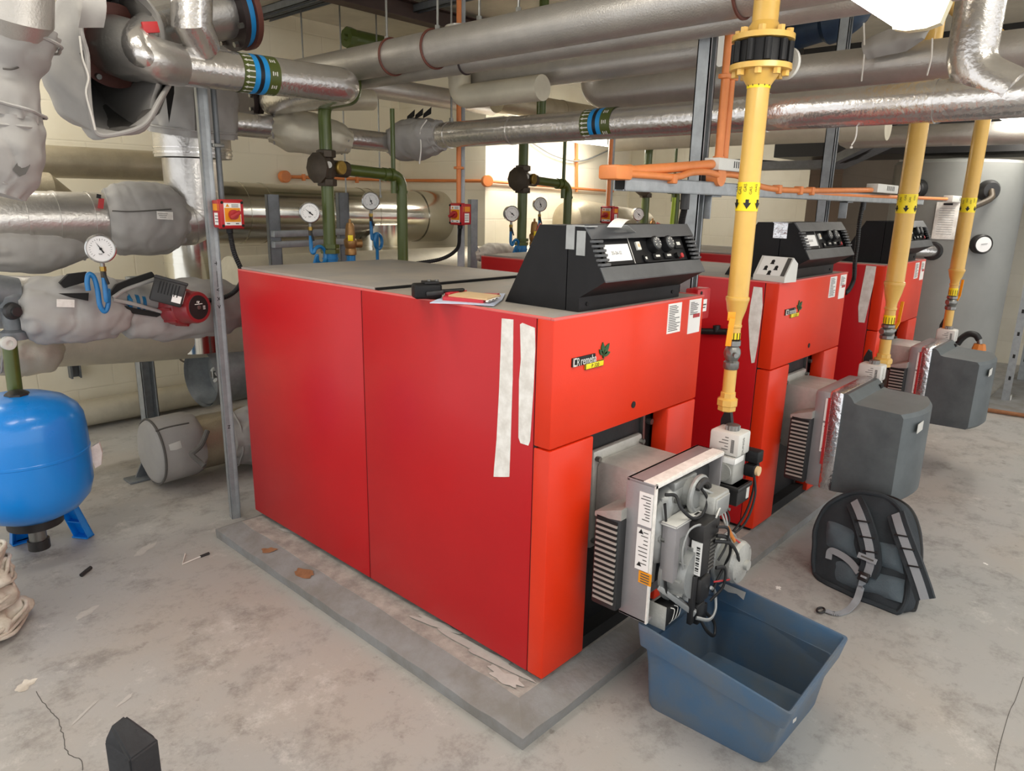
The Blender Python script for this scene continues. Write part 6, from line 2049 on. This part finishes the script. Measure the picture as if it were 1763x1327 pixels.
tl = [on(1486, 996, .055), on(1481, 1015, .035)] + [at(px, py, z=zz) for px, py, zz in ((1474, 1034, .035), (1458, 1051, .006), (1440, 1056, .006), (1422, 1051, .006))]
tl = spline(tl, 8)
b = MB()
for p, q in zip(tl, tl[1:]):
    b.beam(p, q, .026, .003, 'webbing')
b.build('loose_strap', bk, label='loose grey strap end on the floor')
b = MB(); e_ = at(1413, 1050, z=.008); b.tube([e_ + V((.022 * math.cos(a), .012 * math.sin(a), 0)) for a in [2 * math.pi * k / 20 for k in range(20)]], .004, 'pumpblack', 8, closed=True); b.build('strap_slider', bk)

# two-way radio, books and papers on the nearest boiler
zt_ = ZT + .004
rd = thing('radio', 'black handheld radio lying on the nearest boiler', 'radio', (.10, .62, zt_))
ra, rb_ = at(712, 503, z=zt_ + .02), at(757, 502, z=zt_ + .02)
dr = (rb_ - ra); dr.z = 0; Lr = dr.length; dr.normalize(); nr = V((-dr.y, dr.x, 0))
Rr = Matrix((dr, nr, V((0, 0, 1)))).transposed()
rcn = (ra + rb_) / 2; rcn.z = zt_
b = MB(); b.box(rcn + V((0, 0, .024)), (Lr * 1.05, .06, .046), 'blackplastic', .009, Rr, 3); b.box(rcn + V((0, 0, .05)) + dr * .012, (Lr * .6, .05, .008), 'pumpblack', .003, Rr); b.build('radio_body', rd)
b = MB(); b.beam(rcn - nr * .034 + V((0, 0, .018)) + dr * -.01, rcn - nr * .034 + V((0, 0, .022)) + dr * (Lr * .55), .008, .014, 'pumpblack', .003); b.build('belt_clip', rd)
b = MB(); b.tube([rcn + dr * Lr * .5 + V((0, 0, .02)), rcn + dr * (Lr * .5 + .075) + V((0, 0, .024))], [.007, .006], 'rubber', 12); b.lathe(rcn + dr * (Lr * .5 + .075) + V((0, 0, .024)), dr, [(.006, 0), (.004, .005), (0, .006)], 'rubber', 12); b.build('antenna', rd)
for q in (-.012, .012):
    b = MB(); b.cyl(rcn + dr * q + V((0, 0, .053)) + dr * .02, rcn + dr * q + V((0, 0, .058)) + dr * .02, .006, 'steel', n=14); b.build('knob', rd)
def flat(name, label, cat, pix, z, h, m, grp=None, parts=()):
    t = thing(name, label, cat, at(*pix[0], z=z), grp)
    b = MB(); b.prism([at(px, py, z=z) for px, py in pix], V((0, 0, h)), m); b.build('sheet' if h < .004 else 'cover', t)
    return t
flat('paper_sheet', 'pale blue white papers lying under the red notebook', 'paper', [(740, 522), (768, 510), (870, 506), (865, 516), (850, 527), (790, 523)], zt_, .0025, 'bluepaper')
nbk = flat('notebook', 'red notebook with buff card on the nearest boiler, beside the radio', 'notebook', [(762, 517), (770, 509), (860, 510), (832, 522)], zt_ + .0028, .010, 'redbook')
b = MB(); b.prism([at(px, py, z=zt_ + .013) for px, py in ((772, 510), (798, 503), (862, 510), (838, 517))], V((0, 0, .004)), 'card'); b.build('buff_card', nbk, label='buff card cover on top')
b = MB(); b.beam(at(770, 506, z=zt_ + .016), at(800, 501, z=zt_ + .016), .02, .008, 'redbook', .002); b.build('red_spine', nbk)
b = MB(); b.beam(at(838, 519, z=zt_ + .014), at(858, 512, z=zt_ + .014), .008, .004, 'white', .001)
for k in range(3): b.beam(at(842 + 6 * k, 518 - 2 * k, z=zt_ + .014), at(844 + 6 * k, 517 - 2 * k, z=zt_ + .020), .002, .002, 'black')
b.build('spiral_edge', nbk)
# paper slip on the nearest control panel
t = thing('paper_slip', 'curled white paper slip on top of the nearest control panel', 'paper', (.44, .06, 1.4265))
b = MB()
def slip(u, v):
    p = at(1045 + 22 * u, 392 - 8 * u, z=1.427)
    return V((p.x + (.02 * v), p.y - .03 * v, 1.4285 + .016 * math.sin(u * 2.2) * (1 - .3 * v)))
b.grid(slip, 12, 6, 'white'); b.build('curled_sheet', t, rec=False)
b = MB(); b.prism([at(1058, 388, z=1.428), at(1080, 388, z=1.428), at(1096, 401, y=.012), at(1083, 400, y=.012)], V((0, 0, .001)), 'motor'); b.build('grey_strip', t)
# white socket box on the middle boiler
sk = thing('socket_box', 'white box with four black keyhole symbols on the middle boiler', 'socket box', at(1325, 478, z=ZT))
k0 = at(1296, 481, z=ZT + .003); k1 = at(1350, 487, z=ZT + .003)
dk = (k1 - k0); dk.z = 0; Lk = dk.length; dk.normalize(); nk = V((-dk.y, dk.x, 0)); nk = nk if nk.dot(V((1, 0, 0))) > 0 else -nk
upk = (V((0, 0, 1)) * .86 + nk * .5).normalized()
fk = dk.cross(upk)
def kp(u, v, d=0): return k0 + dk * u * Lk + upk * v * .105 + fk * d
fk = fk if (fk.dot(CAM - k0) > 0) else -fk
b = MB(); b.prism([k0 + V((0, 0, .0)), k0 + nk * .085 + V((0, 0, .0)), k0 + nk * .085 + V((0, 0, .075)), k0 + nk * .05 + V((0, 0, .10)), k0 + V((0, 0, .02))], dk * Lk, 'offwhite'); b.build('case', sk)
q0, q1 = k0 + V((0, 0, .02)), k0 + nk * .05 + V((0, 0, .10))
up2 = (q1 - q0); H2 = up2.length; up2.normalize(); n2_ = dk.cross(up2); n2_ = n2_ if n2_.dot(CAM - q0) > 0 else -n2_
def k2(u, v, d=.001): return q0 + dk * (u * Lk) + up2 * (v * H2) + n2_ * d
b = MB(); b.faces([k2(.08, .05), k2(.98, .05), k2(.98, .98), k2(.08, .98)], [[0, 1, 2, 3]], 'white', True); b.faces([k2(.84, .06, .0018), k2(.97, .06, .0018), k2(.97, .96, .0018), k2(.84, .96, .0018)], [[0, 1, 2, 3]], 'ink', True); fcp = b.build('printed_face', sk)
for (u, v) in ((.44, .74), (.62, .46), (.30, .42), (.47, .2)):
    b = MB()
    for a in range(4): pass
    b.faces([k2(u + .055 * math.cos(t_), v + .09 * math.sin(t_), .002) for t_ in [2 * math.pi * q / 14 for q in range(14)]], [list(range(14))], 'black', True)
    b.faces([k2(u - .07, v - .14, .0022), k2(u + .07, v - .14, .0022), k2(u + .03, v, .0022), k2(u - .03, v, .0022)], [[0, 1, 2, 3]], 'black', True)
    b.build('black_symbol', fcp)

# ---- tall grey tank at the right
tk = thing('storage_tank', 'tall grey cylindrical storage tank at the right', 'tank', (5.2, .206, 0))
tc = V((5.2, .206, 0))
b = MB(); b.lathe(tc, (0, 0, 1), [(.44, .06), (.455, .07), (.455, 1.84), (.44, 1.86), (0, 1.9)], 'tankgrey', 72); b.build('cladding', tk)
b = MB(); b.lathe(tc, (0, 0, 1), [(.40, 0), (.44, .004), (.44, .065), (0, .066)], 'pumpblack', 60); b.build('base_ring', tk)
def on_tank(px, py):
    d = RM @ V(((px - CX) / FPX, -(py - CY) / FPX, -1.0))
    o = CAM - tc
    A = d.x ** 2 + d.y ** 2; B_ = 2 * (o.x * d.x + o.y * d.y); C_ = o.x ** 2 + o.y ** 2 - .455 ** 2
    disc = max(0, B_ * B_ - 4 * A * C_)
    p = CAM + d * ((-B_ - math.sqrt(disc)) / (2 * A))
    n_ = V((p.x - tc.x, p.y - tc.y, 0)).normalized()
    return p, n_
for px, py in ((1686, 420), (1582, 325)):
    p, n_ = on_tank(px, py)
    b = MB(); b.lathe(p, n_, [(.07, -.01), (.07, .05), (.062, .06), (.055, .055)], 'pumpblack', 28); o_ = b.build('dial_thermometer', tk)
    b = MB(); b.lathe(p + n_ * .058, n_, [(.055, 0), (0, .001)], 'dial', 28); b.build('dial_face', o_)
    b = MB(); uu = V((0, 0, 1)).cross(n_); b.beam(p + n_ * .061 - uu * .02, p + n_ * .061 + uu * .025 + V((0, 0, .008)), .006, .001, 'black'); b.build('needle', o_)
p, n_ = on_tank(1700, 328)
b = MB(); b.lathe(p, n_, [(.075, -.02), (.075, .03), (.055, .06), (0, .062)], 'pumpblack', 20); b.build('black_boss', tk)
b = MB(); b.tube(spline([p + n_ * .05, p + n_ * .12 + V((0, .03, -.06)), at(1672, 358, x=4.55), at(1664, 366, x=4.5)], 8), .022, 'castbrown', 12); b.build('sensor_pocket', tk)
p, n_ = on_tank(1605, 432)
b = MB(); b.lathe(p, n_, [(.075, -.01), (.06, .02), (0, .021)], 'pumpblack', 20); b.tube([p, p + V((-.5, .25, .02))], .045, 'foilshiny', 20); b.build('foil_pipe_stub', tk)
p, n_ = on_tank(1628, 380)
tg_ = V((0, 0, 1)).cross(n_); Rt = Matrix((tg_, n_, V((0, 0, 1)))).transposed()
b = MB(); b.box(p + n_ * .003, (.15, .006, .27), 'tape', .001, Rt); k_ = b.build('notice_plate', tk)
b = MB(); b.box(p + n_ * .007 + V((0, 0, .12)), (.06, .002, .014), 'black', 0, Rt)
for j in range(12): b.box(p + n_ * .007 + V((0, 0, .09 - .017 * j)), (.10, .001, .003), 'motor', 0, Rt)
b.build('print', k_)
t = thing('drain_hose', 'black bent hose with orange end before the grey tank', 'hose', at(1680, 590, x=4.4))
b = MB(); b.tube(spline([at(px, py, x=4.35) for px, py in ((1648, 592), (1656, 582), (1668, 575), (1680, 577), (1686, 585))], 8), .022, 'rubber', 12); b.build('hose_tube', t)
b = MB(); b.cyl(at(1686, 584, x=4.35), at(1687, 592, x=4.35), .018, 'steel', n=12); b.cyl(at(1687, 592, x=4.35), at(1685, 602, x=4.35), .035, 'copperorange', .045, n=8); b.build('orange_cap', t)
# angle iron frame and kerb at the right edge
for l, px0, py0, px1, py1, xx in (('slotted angle iron leg right of the grey tank', 1725, 690, 1762, 440, 5.0), ('slotted angle iron leg at the right edge, farther back', 1752, 655, 1775, 500, 5.6)):
    f0 = at(px0, py0, z=0); 
    t = thing('angle_leg', l, 'rack leg', f0, 'angle iron rack legs')
    b = MB(); b.box2(f0 + V((-.03, 0, 0)), f0 + V((.03, .004, 1.7)), 'galv'); b.box2(f0 + V((-.03, 0, 0)), f0 + V((-.026, -.05, 1.7)), 'galv'); b.build('angle_section', t)
    b = MB(); b.box2(f0 + V((-.05, -.06, 0)), f0 + V((.05, .05, .008)), 'steel'); b.box2(f0 + V((-.035, -.056, 0)), f0 + V((.035, -.05, .06)), 'offwhite', .002); b.build('foot_bracket', t)
    for j in range(8):
        b = MB(); b.box(f0 + V((-.031, -.025, .2 + .18 * j)), (.002, .016, .03), 'black'); b.build('slot', t)
t = P('floor_pipe', 'thin yellowish pipe along the floor at the right edge', 'pipe', [at(1690, 704, z=.02), at(1763, 715, z=.02), at(1850, 730, z=.02)], .016, 'rust', None, 12)
b = MB(); b.box2((4.98, -2.6, .0), (7.1, -.245, .016), 'concrete_plinth', .004); o_ = b.build('trim_kerb'); struct(o_)

# ---- litter on the floor
def litter(name, label, pts, rad, m, cat='litter'):
    t = thing(name, label, cat, pts[0], 'small litter on the floor')
    b = MB(); b.tube(pts, rad, m, 6); b.build('piece', t)
t = thing('wire_piece', 'bent white wire lying on the floor left of the plinth', 'wire')if False else thing('wire_piece', 'bent white wire lying on the floor left of the plinth', 'wire', at(320, 968, z=0))
b = MB(); b.tube([at(319, 953, z=.004), at(314, 971, z=.004), at(345, 958, z=.004)], .003, 'cord', 6); b.build('bent_wire', t)
b = MB(); b.tube([at(345, 958, z=.004), at(360, 952, z=.006)], .006, 'pumpblack', 8); b.build('black_end', t)
t = thing('cable_stub', 'short black cable stub on the floor between vessel and plinth', 'litter', at(147, 985, z=0))
b = MB(); b.tube([at(140, 990, z=.008), at(147, 984, z=.009), at(156, 977, z=.008)], .008, 'pumpblack', 10); b.build('stub', t)
for l, px, py, rx, ry, m, s in (('pale flake on the floor near the bottom left crack', 45, 1178, .03, .022, 'rag', 3), ('white splash on the floor left of the plinth', 150, 1055, .045, .02, 'paintwhite', 5), ('white scrape on the floor above the black block', 145, 1227, .05, .006, 'paintwhite', 8), ('thin white scrape on the floor right of the black block tip', 217, 1203, .03, .008, 'paintwhite', 12), ('white chip on the floor near the backpack', 1340, 1012, .016, .01, 'white', 2), ('small white flake on the floor at the right', 1697, 971, .012, .006, 'white', 4), ('broad white splash on the floor left of the bent wire', 250, 945, .06, .02, 'paintwhite', 21)):
    t = thing('floor_mark', l, 'paint mark', at(px, py, z=0), 'pale marks and flakes on the floor')
    blotch(at(px, py, z=.0), rx, ry, .6, m, 'flake', t, V((0, 0, 1)), s, 24, .8)

b = MB()
ck_ = spline([at(px, py, z=.0004) for px, py in ((62, 1190), (85, 1222), (98, 1235), (108, 1262), (112, 1285), (122, 1300), (140, 1308), (142, 1326))], 6)
ck_ = [p + V((noise.noise(p * 60) * .006, noise.noise(p * 60 + V((3, 0, 0))) * .006, 0)) for p in ck_]
for p, q in zip(ck_, ck_[1:]):
    b.beam(p, q, .0022, .0006, 'ink')
o_ = b.build('crack', bpy.data.objects['floor'])
b = MB()
ck_ = spline([at(px, py, z=.0004) for px, py in ((1762, 1165), (1748, 1205), (1738, 1225), (1722, 1280), (1712, 1326))], 6)
for p, q in zip(ck_, ck_[1:]):
    b.beam(p, q, .0018, .0006, 'ink')
b.build('crack', bpy.data.objects['floor'])
def fixture(name_label, c, L_, axis, wd=.16):
    t = thing('fluorescent_light', name_label, 'light', c, 'fluorescent ceiling lights')
    c = V(c)
    ax = V((1, 0, 0)) if axis == 'x' else V((0, 1, 0))
    sd = V((0, 1, 0)) if axis == 'x' else V((1, 0, 0))
    b = MB()
    dims = [abs(k) for k in (ax * L_ + sd * wd + V((0, 0, .05)))]
    b.box(c + V((0, 0, .075)), dims, 'offwhite', .004)
    b.build('spine', t)
    b = MB()
    prof = [(-wd / 2, .05), (-wd / 2 + .012, .008), (-wd / 2 + .04, 0), (wd / 2 - .04, 0), (wd / 2 - .012, .008), (wd / 2, .05)]
    b.prism([c - ax * (L_ / 2 - .03) + sd * s + V((0, 0, z)) for s, z in prof], ax * (L_ - .06), 'light', )
    b.build('diffuser', t)
    for s in (-1, 1):
        b = MB()
        pr_ = [(-wd / 2 - .004, .052), (-wd / 2 + .01, .004), (-wd / 2 + .04, -.004), (wd / 2 - .04, -.004), (wd / 2 - .01, .004), (wd / 2 + .004, .052)]
        e = c + ax * s * L_ / 2
        b.prism([e + sd * q + V((0, 0, z)) for q, z in pr_], -ax * s * .03, 'lightend')
        b.build('end_cap', t)
    for s in (-.35, .35):
        b = MB()
        b.cyl(c + ax * L_ * s + V((0, 0, .09)), V((c.x + ax.x * L_ * s, c.y + ax.y * L_ * s, 2.8)), .004, 'steel', n=8)
        b.build('hanger_rod', t)
    return t
fixture('bright white fluorescent light hanging above the pipes at top right', (.02, -.613, 1.913), 1.2, 'x', .124)
fixture('bright fluorescent light at the right edge above the grey tank', (4.65, -.30, 2.05), 1.5, 'x', .24)
fixture('lit fluorescent light glimpsed under the banded silver pipe', (3.20, 2.62, 1.98), 1.5, 'x', .2)
fixture('added unseen fill light over the gap left of the nearest boiler', (-1.0, .9, 2.68), 1.5, 'x', .2)  # unseen fitting, added to brighten the left side
fixture('added unseen fill light over the floor in front of the boilers', (.6, -1.9, 2.68), 1.5, 'x', .2)  # out of frame, added to raise the brightness before the boilers
fixture('added unseen fill light near the ceiling by the back wall pipes', (-.9, 3.3, 2.6), 1.5, 'x', .2)  # out-of-frame lamp added so the back left gets more light
fixture('added unseen fill light over the floor in front of the far boiler', (3.2, -1.6, 2.68), 1.5, 'x', .2)  # another unseen lamp, added to fill the far end with light
fixture('fluorescent light in the recess behind the cable tray', (6.0, 2.9, 2.42), 1.5, 'y', .2)
# ================================================================== light and render look
w = bpy.data.worlds.new('world')
SC.world = w
w.use_nodes = True
w.node_tree.nodes['Background'].inputs[0].default_value = (0.98, 0.985, 1.0, 1)
w.node_tree.nodes['Background'].inputs[1].default_value = 0.9
SC.view_settings.view_transform = 'Standard'
SC.view_settings.look = 'None'
SC.view_settings.gamma = 1
SC.view_settings.use_curve_mapping = False
SC.view_settings.exposure = 0.75
SC.cycles.use_denoising = True
SC.cycles.max_bounces = 8
